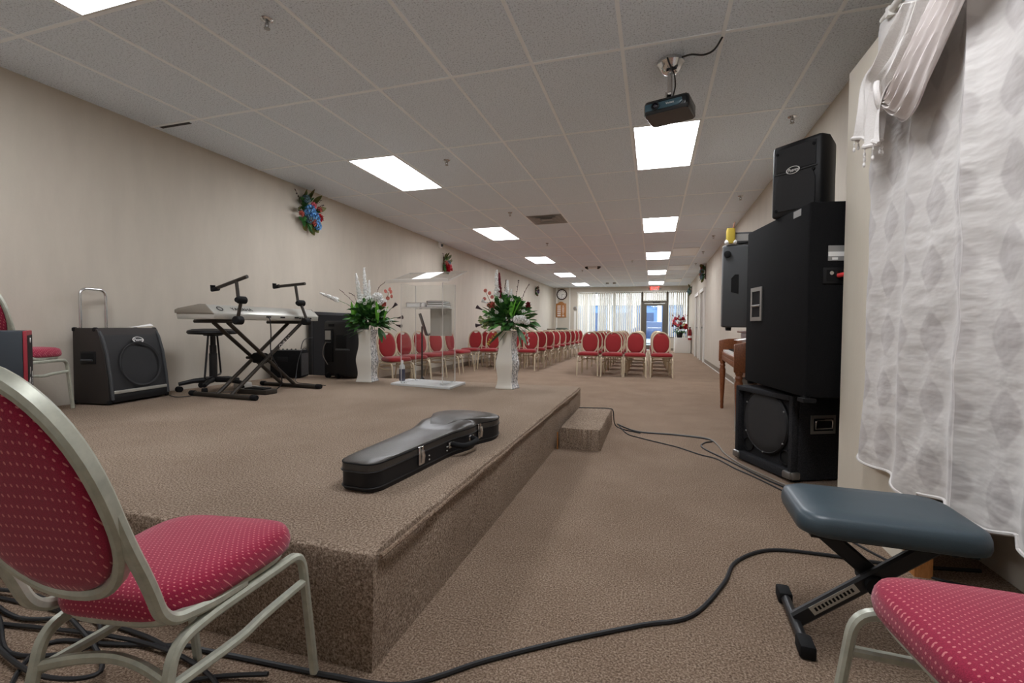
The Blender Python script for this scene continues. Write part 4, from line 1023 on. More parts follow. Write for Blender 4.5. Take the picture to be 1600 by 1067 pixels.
for q_ in ((783, 470), (800, 468), (788, 458), (776, 488), (818, 486)): cluster(t, g(q_[0], q_[1], 4.40), .022, 'fwhite', 14, 'small_white_bloom')
rose(t, g(769, 477, 4.46), .042, 'fcoral'); rose(t, g(825, 476.5, 4.46), .036, 'fmaroon', 'dark_rose')
cluster(t, g(812, 499, 4.34), .05, 'fwhite', 60, 'hydrangea', (1.5, 1, .8)); cluster(t, g(823, 503, 4.36), .035, 'fwhite', 30)
cluster(t, g(795, 467, 4.5), .035, 'flilac', 24, 'lilac_cluster')
calla(t, g(768, 492), g(748, 481)); calla(t, g(768, 505), g(747, 508))
calla(t, g(772, 480), g(757, 471), 'fwhite')
for p in (((805, 480), (808, 455), (810, 437)), ((812, 480), (818, 460), (827, 443)), ((790, 470), (789, 450), (791, 437))): twig(t, [g(*q) for q in p], 12, .005)
for p, mt, nm in ((((808, 510), (822, 520), (826, 538)), 'fwhite', 'hanging_white_buds'), (((806, 512), (812, 520), (818, 532)), 'fwhite', 'hanging_white_buds'), (((790, 512), (772, 524), (763, 537)), 'fyellow', 'hanging_yellow_buds')): twig(t, [g(*q) for q in p], 14, .009, mt, nm)
m = MB()
for i in range(34): m.leaf(g(757+random.uniform(-6, 8), 505+random.uniform(-12, 8), 4.5), (random.uniform(-1, .3), -.3, random.uniform(-.6, .6)), .04, .032, .1, random.uniform(-1, 1), 3)
m.build('variegated_leaves', leafmat('variegated_leaf', (70, 120, 60), (206, 214, 150)), t)

# wall sprays
def swag(label, u, v, x, sc, top, flowers, name='wall_bouquet', nrm=1, yw=1.0):
    """flat-backed spray fixed on a side wall; sc is the height"""
    c = atx(u, v, x); t = thing(name, label, 'wall flowers', c, 0, 'flower sprays on the side walls')
    def q(a, b, o=.06): return V((nrm*o, a*sc*yw, b*sc))
    MB().b2((min(0, nrm*.02), -.06*sc, -.3*sc), (max(0, nrm*.02), .06*sc, .3*sc)).build('backing', 'leafbrown', t, smooth=False)
    m = MB()
    for i in range(46):
        a = random.uniform(0, 2*pi); r = random.uniform(.1, .3); p = q(cos(a)*r*.6, sin(a)*r, random.uniform(.01, .07))
        m.leaf(p, V((nrm*.5, cos(a)*.7, sin(a)+.1)), sc*random.uniform(.14, .24), sc*.075, .2, random.uniform(-.6, .6), 4)
    m.build('foliage', 'leaf', t)
    m = MB()
    for a, b, l in ((-.09, .18, .34), (.0, .2, .36), (.1, .18, .33), (-.18, .02, .26), (.2, .1, .24), (-.08, -.24, .2), (.05, -.26, .22), (.12, -.22, .2)):
        m.leaf(q(a, b, .05), V((nrm*.25, a*1.6, b*2)), l*sc, .12*sc, .05, random.uniform(-.5, .5)+pi/2, 5)
    m.build('broad_leaves', top, t)
    for a, b, r, mt, kind in flowers:
        if kind == 'h': cluster(t, q(a, b, .1), r*sc, mt, 30, 'hydrangea', (.7, 1, 1))
        else: rose(t, q(a, b, .12), r*sc, mt, 'rose', (nrm, -.3, .1))
    for a, b in ((.26, .3), (-.3, .24), (-.34, .32), (.32, .22)): twig(t, [q(a*.3, b*.4, .04), q(a*.7, b*.8, .08), q(a*1.1, b*1.2, .1)], 6, .008)
    return t
swag('large spray of blue and red flowers with green leaves, high on the left wall', 476, 333, XL, .62, 'leafdull',
     [(-.02, .02, .15, 'fblue', 'h'), (.08, -.1, .15, 'fblue', 'h'), (-.02, -.14, .11, 'fteal', 'h'), (.05, .16, .08, 'fpink', 'r'), (.2, -.06, .1, 'fred', 'r'), (.03, -.2, .1, 'fcoral', 'r'), (.2, .12, .07, 'fcoral', 'r'), (-.1, .26, .09, 'fteal', 'h'), (.17, -.24, .1, 'fblue', 'h'), (-.24, -.1, .07, 'fcoral', 'r')], yw=1.25)
swag('spray of red and pink flowers with gold-green leaves, on the wall above the lectern', 693, 412, XL, .5, 'leafdull',
     [(-.02, -.12, .14, 'fred', 'r'), (.14, -.1, .13, 'fpink', 'r'), (.1, .04, .12, 'fteal', 'h'), (-.12, .0, .1, 'fcoral', 'r'), (.02, -.28, .14, 'fred', 'r'), (.22, -.22, .1, 'fred', 'r')], yw=1.35)
swag('dark purple-brown spray far along the left wall towards the clock', 836.5, 455, XL, .44, 'leafbrown', [(.0, -.1, .16, 'flilac', 'r'), (.1, .05, .12, 'fdark', 'r'), (-.1, .0, .1, 'flilac', 'h')], yw=1.7)
swag('spray with red and teal flowers on the right wall above the two doors', 1102.5, 426, 1.408, .6, 'leafdull', [(0, .05, .15, 'fteal', 'h'), (.05, -.1, .13, 'fred', 'r'), (-.05, -.2, .14, 'fteal', 'h'), (.0, .2, .08, 'fred', 'r')], nrm=-1)
swag('grey-green spray on the right wall nearest the windows', 1081, 453, 1.435, .48, 'leafdull', [(0, -.1, .22, 'fteal', 'h'), (.05, -.25, .16, 'fteal', 'h'), (-.05, .05, .12, 'fteal', 'h')], nrm=-1, yw=1.3)
# red bouquet on the white counter
o = MB().b2((.80, 19.2, 0), (XR(19.5)-.03, 19.85, .60)).build('white_counter', 'plainwhite', bevel=.01); tag(o, 'low white counter box under the red bouquet by the right wall', 'counter')
random.seed(5)
t = thing('bouquet_bucket', 'black bucket holding the red and white bouquet on the white counter', 'bucket', (1.0, 19.5, .60))
MB().lathe([(.1, 0), (.13, .22), (.135, .22), (.12, .2), (.09, .02)], n=18, capt=False).build('bucket', 'blackplastic', t)
t = thing('red_bouquet', 'big bouquet of red, pink and white flowers in a black bucket by the windows', 'flowers', (1.0, 19.5, .80))
foliage(t, (0, 0, .1), .22, .3, 60, 'leaf', (.12, .2), (.05, .08), name='foliage')
for i in range(30):
    a = random.uniform(0, 2*pi); el = random.uniform(.1, 1.5); rr = random.uniform(.24, .36)
    rose(t, (cos(a)*cos(el)*rr, -abs(sin(a))*cos(el)*rr*.8, .12+sin(el)*.55*random.uniform(.7, 1)), random.uniform(.055, .085), random.choice(['fred', 'fred', 'fwhite', 'fmaroon', 'fcoral', 'fpink', 'fwhite']), 'bloom')
for p in range(6): twig(t, [(0, 0, .1), (random.uniform(-.2, .2), 0, .45), (random.uniform(-.3, .3), -.05, .72)], 8, .02, 'fmaroon')
t = thing('olive_posy', 'small olive and brown flower posy beside the red bouquet at the right wall', 'flowers', (XR(19.6)-.2, 20.15, 1.02))
foliage(t, (0, 0, 0), .1, .12, 30, 'leafdull', (.08, .14), (.04, .06), name='foliage'); cluster(t, (0, -.06, .06), .1, 'fyellow', 22); twig(t, [(0, 0, -.1), (0, 0, -.2), (0, 0, -.3)], 5, .02)
t = thing('fire_extinguisher', 'dark red fire extinguisher on the right wall beside the white counter', 'fire extinguisher', (XR(19)-.09, 19.0, .52))
MB().lathe([(.06, 0), (.07, .02), (.07, .34), (.05, .4), (.025, .43), (.025, .46)], n=18).build('cylinder_body', 'redbody', t)
MB().lathe([(.0715, .08), (.0715, .17)], n=18, capb=False, capt=False).build('label_band', 'paper', t)
MB().b2((-.03, -.09, .46), (.03, .03, .5)).build('valve', 'blackplastic', t, bevel=.008)
MB().tube(smooth_path([(0, -.06, .47), (-.02, -.1, .4), (-.03, -.09, .2)], 5), .012, 8).build('hose', 'rubber', t)
MB().b2((.06, -.03, .2), (.084, .03, .3)).build('bracket', 'steel', t, smooth=False)
# ------------------------------------------------------------------ right side: piano
t = thing('piano', 'reddish-brown spinet piano against the right wall, behind the loudspeakers', 'piano', (.70, 4.55, 0), -.045)
# local: x to the wall, y along the wall
Lp = 1.62
MB().b2((.24, .02, .12), (.56, Lp-.02, .93)).build('upper_case', 'wood', t, bevel=.008)
MB().b2((.20, -.01, .93), (.58, Lp+.01, .955)).build('lid', 'wood', t, bevel=.006)
MB().b2((.03, .02, .60), (.26, Lp-.02, .66)).build('key_bed', 'wood', t, bevel=.006)
for y in (-.0, Lp-.05):
    MB().prism([(.0, .58), (.26, .58), (.26, .86), (.10, .855), (.0, .835)], y, y+.05, M4(((1, 0, 0, 0), (0, 0, 1, 0), (0, 1, 0, 0), (0, 0, 0, 1)))).build('cheek_arm', 'wood', t, bevel=.008)
MB().b2((.03, .06, .66), (.06, Lp-.06, .70)).build('key_slip', 'wood', t, bevel=.004)
k = MB(); n = 44
for i in range(n): k.b2((.045, .07+i*(Lp-.14)/n+.0008, .70), (.19, .07+(i+1)*(Lp-.14)/n-.0008, .722))
k.build('white_keys', 'whiteplastic', t, smooth=False)
k = MB()
for i in range(n-1):
    if i % 7 in (2, 6): continue
    yy = .07+(i+1)*(Lp-.14)/n; k.b2((.10, yy-.007, .72), (.19, yy+.007, .735))
k.build('black_keys', 'blackplastic', t, smooth=False)
MB().b2((.19, .05, .70), (.24, Lp-.05, .86)).build('fall_board', 'wood', t, bevel=.006)
for y in (.03, Lp-.03):
    MB().lathe([(.03, .60), (.034, .57), (.026, .55), (.034, .53), (.026, .51), (.036, .48), (.034, .42), (.024, .2), (.018, .1), (.022, .08), (.017, .06), (.02, .02), (.014, 0)][::-1], (.045, y, 0), 16).build('turned_leg', 'wood', t)
    MB().b2((.24, y-.03, 0), (.56, y+.03, .12)).build('plinth', 'wood', t, smooth=False)
MB().b2((.3, .06, .1), (.32, Lp-.06, .6)).build('knee_panel', 'wood', t, smooth=False)
sh = MB().grid(lambda u, v: V((.74+.18*u, 4.62+.24*v, .87+.03*u)), 2, 2).build('music_sheet', 'paper', sol=.002); tag(sh, 'white music sheets lying over the near end of the piano keys', 'paper')
t = potplant('potted_plant', 'small green leafy plant on the piano, just peeping out behind the loudspeaker', (.985, 4.75, .956), .16, .14, .06, .08, 30, 'leafbright', 8)
t = thing('waste_bin', 'small grey metal bin on the floor under the near end of the piano', 'bin', (.84, 4.80, 0))
MB().lathe([(.085, 0), (.1, .5), (.106, .505), (.1, .51), (.094, .5), (.08, .02)], n=20, capt=False).build('bin_body', 'bin', t)
MB().lathe([(.1, .44), (.104, .45), (.1, .46)], n=20, capb=False, capt=False).build('bin_ring', 'steel', t)
# loudspeaker on the piano
t = thing('grey_loudspeaker', 'tall grey-black loudspeaker standing on the piano behind the big black cabinet', 'speaker', (.95, 5.42, .956), -.1)
o = [(-.25, -.2), (.24, -.2), (.24, .18), (-.25, .16)]
MB().rings([[V((x*k, y*k, z)) for x, y in o] for k, z in ((.97, .035), (1, .05), (1, .86), (.985, .885))]).build('cabinet', 'greyplastic', t, bevel=.015)
MB().rings([[V((x, -.204, z)) for x, z in ((-.02, .36), (.2, .36), (.2, .68), (.06, .68), (-.02, .58))], [V((x, -.19, z)) for x, z in ((-.02, .36), (.2, .36), (.2, .68), (.06, .68), (-.02, .58))]]).build('rear_recess', 'rubber', t)
MB().prism([(-.17, .4), (-.1, .38), (-.1, .58), (-.135, .58), (-.17, .54)], .19, .204, M4(((1, 0, 0, 0), (0, 0, -1, 0), (0, 1, 0, 0), (0, 0, 0, 1)))).build('hand_slot', 'rubber', t)
MB().lathe([(.02, 0), (.035, .004), (.035, .02), (.02, .024)], (-.21, -.2, .79), 16, (0, -1, 0)).build('corner_wheel', 'rubber', t)
for x in (-.18, .18):
    for y in (-.12, .12): MB().lathe([(.022, 0), (.026, .036)], (x, y, 0), 12).build('foot', 'rubber', t)
zt = .956+.885
o = MB().grid(lambda u, v: V((.70+.24*u, 5.28+.2*v, zt+.004+.012*sin(5*u+2*v)**2)), 10, 5).build('paper_sheet', 'paper', sol=.003); tag(o, 'white papers lying on top of the grey loudspeaker', 'paper')
t = thing('yellow_ornament', 'mustard yellow ornament figure standing on the grey loudspeaker', 'ornament', (.75, 5.25, zt+.018), 0)
MB().rings([[V((x*k, y*k, z)) for x, y in rrect(.09, .06, .02)] for k, z in ((.9, 0), (1, .02), (.92, .06), (.95, .13), (.8, .155))]).build('figure_body', 'yellow', t)
MB().tube(smooth_path([(.02, 0, .15), (.03, 0, .19), (.035, 0, .215)], 4), .008, 6).build('figure_tip', 'wood', t)
for s in (-1, 1): MB().blob((s*.035, -.01, .012), .025, 8, 6).build('figure_foot', 'fwhite', t)
t = thing('receiver_box', 'small grey wireless receiver box on the grey loudspeaker', 'receiver', (.90, 5.32, zt+.02))
MB().b2((-.11, -.07, 0), (.13, .08, .11)).build('receiver_case', 'greyplastic', t, bevel=.008)
MB().b2((-.105, -.074, .02), (.125, -.068, .09)).build('receiver_face', 'grey', t, smooth=False)
# ------------------------------------------------------------------ big black loudspeaker stack
A_, B_ = V((.836, 2.999)), V((.671, 3.882)); ax = (B_-A_).normalized(); rz = math.atan2(ax.y, ax.x)-pi/2
t = thing('loudspeaker_cabinet', 'big black loudspeaker cabinet with steel handle and red plug, middle of the stack', 'speaker', (A_.x, A_.y, .565), rz)
Dp = (B_-A_).length; W = .46   # local x to the right (towards the wall), y away from camera
MB().b2((0, 0, .02), (W, Dp, 1.135)).build('cabinet', 'black', t, bevel=.014)
for y in (.06, Dp-.04):
    for x in (.03, W-.03): MB().lathe([(.02, 0), (.024, .022)], (x, y, 0), 12).build('foot', 'rubber', t)
h = MB()
yy, zz = Dp-.2, .59
fr = MB()
for lo, hi in (((yy-.095, zz-.12), (yy+.095, zz-.092)), ((yy-.095, zz+.092), (yy+.095, zz+.12)), ((yy-.095, zz-.092), (yy-.068, zz+.092)), ((yy+.068, zz-.092), (yy+.095, zz+.092))):
    fr.b2((-.008, lo[0], lo[1]), (.002, hi[0], hi[1]))
hd = fr.build('handle_plate', 'steel', t, smooth=False)
MB().b2((-.003, yy-.068, zz-.092), (-.001, yy+.068, zz+.092)).build('handle_recess', 'rubber', hd, smooth=False)
MB().tube([(-.006, yy-.07, zz-.012), (-.006, yy+.07, zz-.012)], .009, 8).build('handle_bar', 'steel', hd)
MB().b2((.10, -.004, .80), (.185, .002, .885)).build('rating_plate', 'grey', t, smooth=False)
MB().b2((.10, -.0055, .825), (.185, 0, .85)).build('white_sticker', 'paper', t, smooth=False)
MB().b2((.12, -.0055, .805), (.15, 0, .818)).build('white_sticker', 'paper', t, smooth=False)
j = MB().b2((.075, -.006, .67), (.205, .002, .762)).build('jack_plate', 'blackplastic', t, bevel=.003)
MB().b2((.092, -.0075, .685), (.19, 0, .748)).build('jack_recess', 'rubber', j, smooth=False)
for x in (.115, .15): MB().lathe([(.011, 0), (.011, .008)], (x, -.007, .73), 12, (0, -1, 0)).build('jack_socket', 'chrome', j)
MB().b2((-.03, .14, 1.136), (.0, .2, 1.138)) if False else None
MB().b2((-.0012, .1, 1.08), (.001, .19, 1.12)).build('worn_tape', 'grey', t, smooth=False)
m = MB(); m.lathe([(.016, 0), (.016, .03)], (.0, .02, .018), 10, (1, 0, 0)); m.b2((-.02, -.02, -.004), (.05, .05, .018)); m.build('corner_caster', 'rubber', t)
rm = M4.Translation((A_.x, A_.y, .565)) @ M4.Rotation(rz, 4, 'Z')
pc = [rm @ V(q) for q in ((.15, -.012, .715), (.17, -.05, .718), (.19, -.06, .70), (.20, -.055, .66))]
t = thing('speaker_cable', 'black cable with red plug pushed into the back of the big loudspeaker cabinet', 'cable')
MB().tube(smooth_path(pc, 4), .012, 10).build('red_plug', 'redplug', t)
MB().tube(smooth_path([pc[-1]]+[rm @ V(q) for q in ((.195, -.035, .58), (.205, -.03, .40), (.21, -.025, .18), (.21, -.02, -.1), (.2, -.02, -.4), (.16, -.03, -.555), (.1, -.05, -.558))], 6), .009, 8).build('cable_run', 'cord', t)
# subwoofer
p0, p1 = V((.601, 3.80)), V((.847, 3.289)); ax = (p1-p0).normalized(); rz = math.atan2(ax.y, ax.x); Wd = (p1-p0).length
t = thing('subwoofer', 'black subwoofer with round grille and two ports, bottom of the loudspeaker stack', 'speaker', (p0.x, p0.y, 0), rz)
# local x along the front, local +y into the cabinet
H = .555
c = MB(); c.b2((0, .05, .012), (Wd, .44, H)); c.b2((0, 0, .012), (.03, .05, H)); c.b2((Wd-.03, 0, .012), (Wd, .05, H)); c.b2((.03, 0, H-.035), (Wd-.03, .05, H)); c.b2((.03, 0, .012), (Wd-.03, .05, .07))
c.build('cabinet', 'subcarpet', t, bevel=.006)
MB().lathe([(.215, -.01), (.215, .018), (.205, .028), (.15, .034), (.001, .036)], (Wd*.50, .05, .335), 44, (0, -1, 0), False, False).build('round_grille', 'grille', t)
MB().lathe([(.216, .012), (.222, .02), (.212, .03), (.206, .026)], (Wd*.50, .05, .335), 44, (0, -1, 0), False, False).build('grille_rim', 'blackplastic', t)
for i in range(6):
    a = i*pi/3+.5; MB().blob((Wd*.5+.212*cos(a), .022, .335+.212*sin(a)), .007, 8, 4).build('grille_screw', 'steel', t)
for x in (.10, Wd-.10):
    pr = MB().lathe([(.05, .0), (.052, .012), (.045, .014), (.043, -.02)], (x, .05, .135), 24, (0, -1, 0), False, False).build('port_ring', 'blackplastic', t)
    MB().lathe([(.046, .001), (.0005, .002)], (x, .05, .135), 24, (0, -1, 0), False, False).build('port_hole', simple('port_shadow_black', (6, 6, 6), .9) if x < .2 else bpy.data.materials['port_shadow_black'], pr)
for x in (.025, Wd-.03): MB().box((x, .0, .045), (.07, .03, .05)).build('corner_guard', 'steel', t, bevel=.012)
MB().box((Wd+.002, .03, .045), (.03, .06, .05)).build('corner_guard', 'steel', t, bevel=.012)
for x in (.03, Wd-.03):
    for y in (.06, .4): MB().b2((x-.02, y-.02, 0), (x+.02, y+.02, .013)).build('foot', 'rubber', t, smooth=False)
hp = MB().b2((Wd, .13, .31), (Wd+.006, .31, .43)).build('side_handle', 'steel', t, bevel=.004)
MB().b2((Wd+.004, .15, .33), (Wd+.0075, .29, .41)).build('handle_recess', 'rubber', hp, smooth=False)
MB().tube(rpath([(Wd+.008, .16, .345), (Wd+.012, .16, .40), (Wd+.012, .28, .40), (Wd+.008, .28, .345)], .015), .006, 8, closed=True).build('handle_bar', 'chrome', hp)
# top speaker
q0, q1 = V((.735, 3.424)), V((.951, 3.207)); ax = (q1-q0).normalized(); Wt = (q1-q0).length
rz = math.atan2(ax.y, ax.x)
t = thing('stage_monitor', 'black moulded loudspeaker with oval badge on top of the loudspeaker stack', 'speaker', (q0.x, q0.y, 1.70), rz)
Ht = .455
o = [(0, .0), (.015, -.012), (Wt-.015, -.012), (Wt, 0), (Wt+.012, .06), (Wt-.05, .24), (.05, .24), (-.012, .06)]
cx_ = Wt/2
MB().rings([[V((cx_+(x-cx_)*k, y*k+.1*(1-k), z)) for x, y in o] for k, z in ((.96, 0), (1, .012), (1, Ht-.02), (.97, Ht))]).build('cabinet', 'blackplastic', t, bevel=.006)
MB().prism([(.03, .28), (Wt-.03, .28), (Wt-.03, Ht-.03), (.03, Ht-.03)], .008, .018, M4(((1, 0, 0, 0), (0, 0, -1, 0), (0, 1, 0, 0), (0, 0, 0, 1)))).build('horn_grille', 'grille', t, bevel=.003)
MB().prism([(.03, .03), (Wt-.03, .03), (Wt-.03, .20), (Wt-.05, .26), (.05, .26), (.03, .20)], .008, .02, M4(((1, 0, 0, 0), (0, 0, -1, 0), (0, 1, 0, 0), (0, 0, 0, 1)))).build('woofer_grille', 'grille', t, bevel=.003)
MB().tube([(.02, -.017, .27), (Wt-.02, -.017, .27)], .004, 6).build('divider_rib', 'greyplastic', t)
emblem(t, (Wt*.47, -.022, .275), (0, -1, 0), .085)
for x, z in ((.04, .04), (Wt-.04, .04), (Wt-.04, .25), (Wt-.04, .40), (.04, .40)): MB().lathe([(.009, 0), (.009, .006)], (x, -.018, z), 10, (0, -1, 0)).build('grille_bolt', 'rubber', t)
# ------------------------------------------------------------------ keyboard bench in front
t = thing('keyboard_bench', 'black padded keyboard bench with X legs, in front of the curtain', 'bench', (.67, 1.70, 0), -.04)
def benchring(k, z, dy=0): return [V((x*k, y*k, z)) for x, y in rrect(.47, .34, .07, 6)]
MB().rings([benchring(.93, .365), benchring(.985, .37), benchring(1, .385), benchring(.995, .405), benchring(.97, .422), benchring(.9, .43), benchring(.6, .434), benchring(.2, .435)]).build('seat', 'vinyl', t, angle=60)
MB().b2((-.2, -.13, .352), (.2, .13, .366)).build('seat_board', 'blackplastic', t, smooth=False)
for s in (-1, 1):
    MB().tube([(s*.21, 0, .03), (-s*.17, 0, .352)], 0, prof=(.05, .025), up=(0, 1, 0)).build('cross_leg', 'blackmetal', t).location = (0, s*.02, 0)
    f = MB().tube([(s*.21, -.155, .022), (s*.21, .155, .022)], .016, 10); f = f.build('floor_bar', 'blackmetal', t)
    for y in (-1, 1): MB().box((s*.21, y*.145, .022), (.044, .07, .042)).build('end_cap', 'rubber', f, bevel=.008)
    MB().tube([(s*.16, -.1, .35), (s*.16, .1, .35)], .014, 8).build('seat_hinge_bar', 'blackmetal', t)
MB().lathe([(.03, -.05), (.03, .05)], (0, 0, .19), 14, (0, 1, 0)).build('pivot_bolt', 'rubber', t)
lg = V((.38, 0, -.322)).normalized()
a_, b_ = V((-.165, -.0345, .068)), V((-.045, -.0345, .170)); dd = (b_-a_).normalized(); nn = V((-dd.z, 0, dd.x))
F_ = M4((dd, nn, V((0, -1, 0)))).transposed(); mid = (a_+b_)/2
MB().box(mid+nn*.006, ((b_-a_).length, .028, .001), F_).build('pale_sticker', 'silver', t, smooth=False)
k = MB()
for i in range(11): k.box(mid+nn*.006+dd*((i-5)*.0125)+V((0, -.001, 0)), (.007, .012, .001), F_)
k.build('sticker_print', 'rubber', t, smooth=False)
# ------------------------------------------------------------------ projector
t = thing('projector', 'black ceiling projector on a chrome pole in front of the aisle lights', 'projector', (.085, 3.40, 2.43), -.28)
o = rrect(.30, .23, .03, 4)
MB().rings([[V((x*k, y*k, z)) for x, y in o] for k, z in ((.95, 0), (1, .01), (1, .075), (.96, .09))]).build('housing', 'projector', t)
MB().prism([(-.135, .022), (.085, .022), (.11, .04), (.105, .068), (-.135, .068)], .112, .122, M4(((1, 0, 0, 0), (0, 0, -1, 0), (0, 1, 0, 0), (0, 0, 0, 1)))).build('front_face', 'projblue', t, bevel=.003)
l = MB().lathe([(.026, 0), (.026, .012), (.02, .014), (.018, .006)], (-.065, -.12, .045), 24, (0, -1, 0), False, False).build('lens_ring', 'blackplastic', t)
MB().lathe([(.019, .006), (.012, .011), (.001, .013)], (-.065, -.12, .045), 24, (0, -1, 0), False, False).build('lens_glass', 'lens', l)
text('maker_letters', 'Vivitek', .02, 'whiteplastic', t, (.03, -.1225, .047), facing((0, -1, 0)), .0006)
v = MB()
for i in range(5): v.b2((.115+i*.007, -.117, .03), (.118+i*.007, -.11, .065))
v.build('air_slots', 'rubber', t, smooth=False)
for x in (-.11, .12): MB().lathe([(.012, .09), (.01, .1)], (x, -.08, 0), 10).build('corner_foot', 'rubber', t)
MB().rings([[V((.03+x*k, y*k, z)) for x, y in rrect(.15, .13, .03)] for k, z in ((1, .09), (.8, .105), (.5, .11))]).build('mount_plate', 'blackmetal', t)
for s in (-1, 1): MB().b2((.0+s*.022-.005, -.03, .11), (.0+s*.022+.005, .03, .165)).build('yoke_arm', 'chrome', t, smooth=False)
MB().lathe([(.019, .15), (.019, .35)], n=18).build('mount_pole', 'chrome', t)
MB().lathe([(.03, .30), (.05, .305), (.075, .335), (.085, .355), (.09, .36), (.09, .38)], n=30).build('ceiling_cup', 'chrome', t)
MB().lathe([(.022, .15), (.026, .16), (.022, .17)], n=18).build('pole_collar', 'chrome', t)
MB().tube(smooth_path([(.02, -.03, .11), (.04, -.03, .18), (.035, -.028, .26), (.022, -.045, .3), (.01, -.08, .33), (.0, -.09, .365)], 6), .005, 7).build('pole_cable', 'cord', t)
cable('projector_cable', 'black cable sagging from the projector mount to a ceiling tile joint', [V((.085, 3.40, 2.79))+V((.07, -.07, 0)), (.21, 3.27, 2.765), (.28, 3.24, 2.735), (.34, 3.22, 2.745), (.385, 3.20, 2.805)], .006)
# ------------------------------------------------------------------ curtain and valance
random.seed(21)
t = thing('curtain', 'long white patterned curtain hanging over the partition at the right edge', 'curtain', (.96, 0, 0))
ph = [random.uniform(0, 6.28) for _ in range(8)]
def hem(y): return .35+.02*sin(y*5+1)+.015*sin(y*17)+(.035 if 1.6 < y < 2.1 else 0)
def curt(y0, y1, xo, sd):
    def f(u, v):
        y = y0+(y1-y0)*u; z0 = hem(y); z = z0+(2.33-z0)*v
        k = .35+.65*(1-v)*1.0
        x = .013*sin(y*19+ph[sd])*(1-.3*v)+.007*sin(y*37+ph[sd+1]+z*.6)+.006*sin(y*8+z*2.2+ph[2])+.004*sin(z*9+y*14+ph[3])
        x += .004*sin(z*23+sin(y*9)*3)*max(0, sin(y*6+z*3))
        yy = y+.012*sin(z*3.1+ph[4]) if 0 < u < 1 else y+.01*sin(z*3.1+ph[4])+.004*sin(z*30)
        x += .014/(1+math.exp((y-1.83)*160))-.012*math.exp(-((y-1.845)/.012)**2)
        return V((x+xo, yy-.085*max(0, v-.55)*2*(1 if sd == 0 else .2)*(1-u), z))
    return f
MB().grid(curt(2.60, 1.28, 0, 0), 180, 90).build('curtain_panel', 'curtain', t, sol=.003)
MB().tube([curt(2.60, 1.28, 0, 0)(i/90, 0.004)+V((-.003, 0, 0)) for i in range(91)], .006, 6).build('hem_fold', 'curtain', t)
MB().tube([(-.01, 2.47, 2.345), (-.01, 1.2, 2.345)], .014, 10).build('curtain_rod', 'plainwhite', t)
for y in (2.4, 1.75, 1.25): MB().b2((-.025, y-.012, 2.32), (.04, y+.012, 2.36)).build('rod_bracket', 'plainwhite', t, smooth=False)
# swag valance: drape and tail
t = thing('swag_valance', 'sheer white swag with beaded lace tail draped over the top of the curtain', 'valance', (0, 0, 0))
XV = .885
def PX(u, v, dx=0): q = atx(u, v, XV); q.x += dx; return q
topc = smooth_path([PX(1388, 150), PX(1402, 118), PX(1425, 70), PX(1445, 20), PX(1462, -40), PX(1490, -120)], 8)
botc = smooth_path([PX(1384, 168), PX(1412, 190), PX(1438, 165), PX(1462, 105), PX(1492, 30), PX(1545, -90)], 8)
def sw(u, v):
    i = u*(len(topc)-1); a = int(min(i, len(topc)-2)); f = i-a
    p = topc[a].lerp(topc[a+1], f); q = botc[a].lerp(botc[a+1], f)
    r = p.lerp(q, v); w = sin(pi*min(1, u*1.2+.05))
    r.x += -.045*sin(pi*v)*w + .009*sin(v*34+u*5)*(.4+.6*v) + .004*sin(v*71+u*9)
    return r
MB().grid(sw, 70, 60).build('swag_drape', 'satin', t, sol=.002)
tA = smooth_path([PX(1416, 6), PX(1392, 48), PX(1370, 92), PX(1354, 126), PX(1352, 170), PX(1344, 222)], 8)
tB = smooth_path([PX(1470, -10), PX(1446, 60), PX(1420, 108), PX(1398, 132), PX(1386, 172), PX(1384, 228)], 8)
def tl(u, v):
    i = u*(len(tA)-1); a = int(min(i, len(tA)-2)); f = i-a
    r = tA[a].lerp(tA[a+1], f).lerp(tB[a].lerp(tB[a+1], f), v); r.x += .022*sin(v*15+u*3)+.008*sin(v*40)-.01
    if u > .9: r.z += (.02*sin(v*9))*(u-.9)*10
    return r
MB().grid(tl, 60, 40).build('lace_tail', 'lace', t, sol=.002)
MB().tube(smooth_path([PX(1384, 128, -.03), PX(1388, 140, -.04), PX(1386, 158, -.03), PX(1383, 172, -.01)], 5), .012, 8).build('gather_knot', 'lace', t)
fr = MB(); fr.tube([tl(.985, v/30)+V((-.004, 0, .0)) for v in range(31)], .008, 6); fr.build('lace_edging', 'lace', t)
for i in range(9):
    b = tl(1, (i+.3)/9.2); g_ = MB(); l = .03+.018*(i % 3)
    g_.tube([b, b-V((0, 0, l))], .0015, 5); g_.blob(b-V((0, 0, l*.5)), .004, 8, 5); g_.blob(b-V((0, 0, l)), .006, 8, 6, (1, 1, 1.8)); g_.build('bead_tassel', 'lace', t)
# ------------------------------------------------------------------ floor cables
cf = [(-1.30, 1.02, .007), (-.93, 1.045, .007), (-.837, 1.052, .007), (-.631, 1.085, .007), (-.451, 1.238, .007), (-.252, 1.387, .007), (-.027, 1.538, .007), (.138, 1.643, .007), (.27, 1.888, .007), (.345, 2.087, .007), (.497, 2.24, .007), (.701, 2.27, .007), (.975, 2.262, .007), (1.28, 2.31, .007)]
cable('floor_cable', 'thick black cable curving over the carpet from the stage corner to the bench', cf, .0075)
cable('floor_cable', 'black cable running from the step along the floor to the near corner of the subwoofer', [(-.33, 4.74, .006), (-.25, 4.6, .006), (-.105, 4.444, .006), (.178, 4.432, .006), (.443, 4.369, .006), (.50, 4.28, .006), (.43, 4.2, .006), (.40, 4.02, .006), (.56, 3.66, .006), (.70, 3.33, .006), (.85, 3.05, .006), (.93, 2.7, .006)], .006)
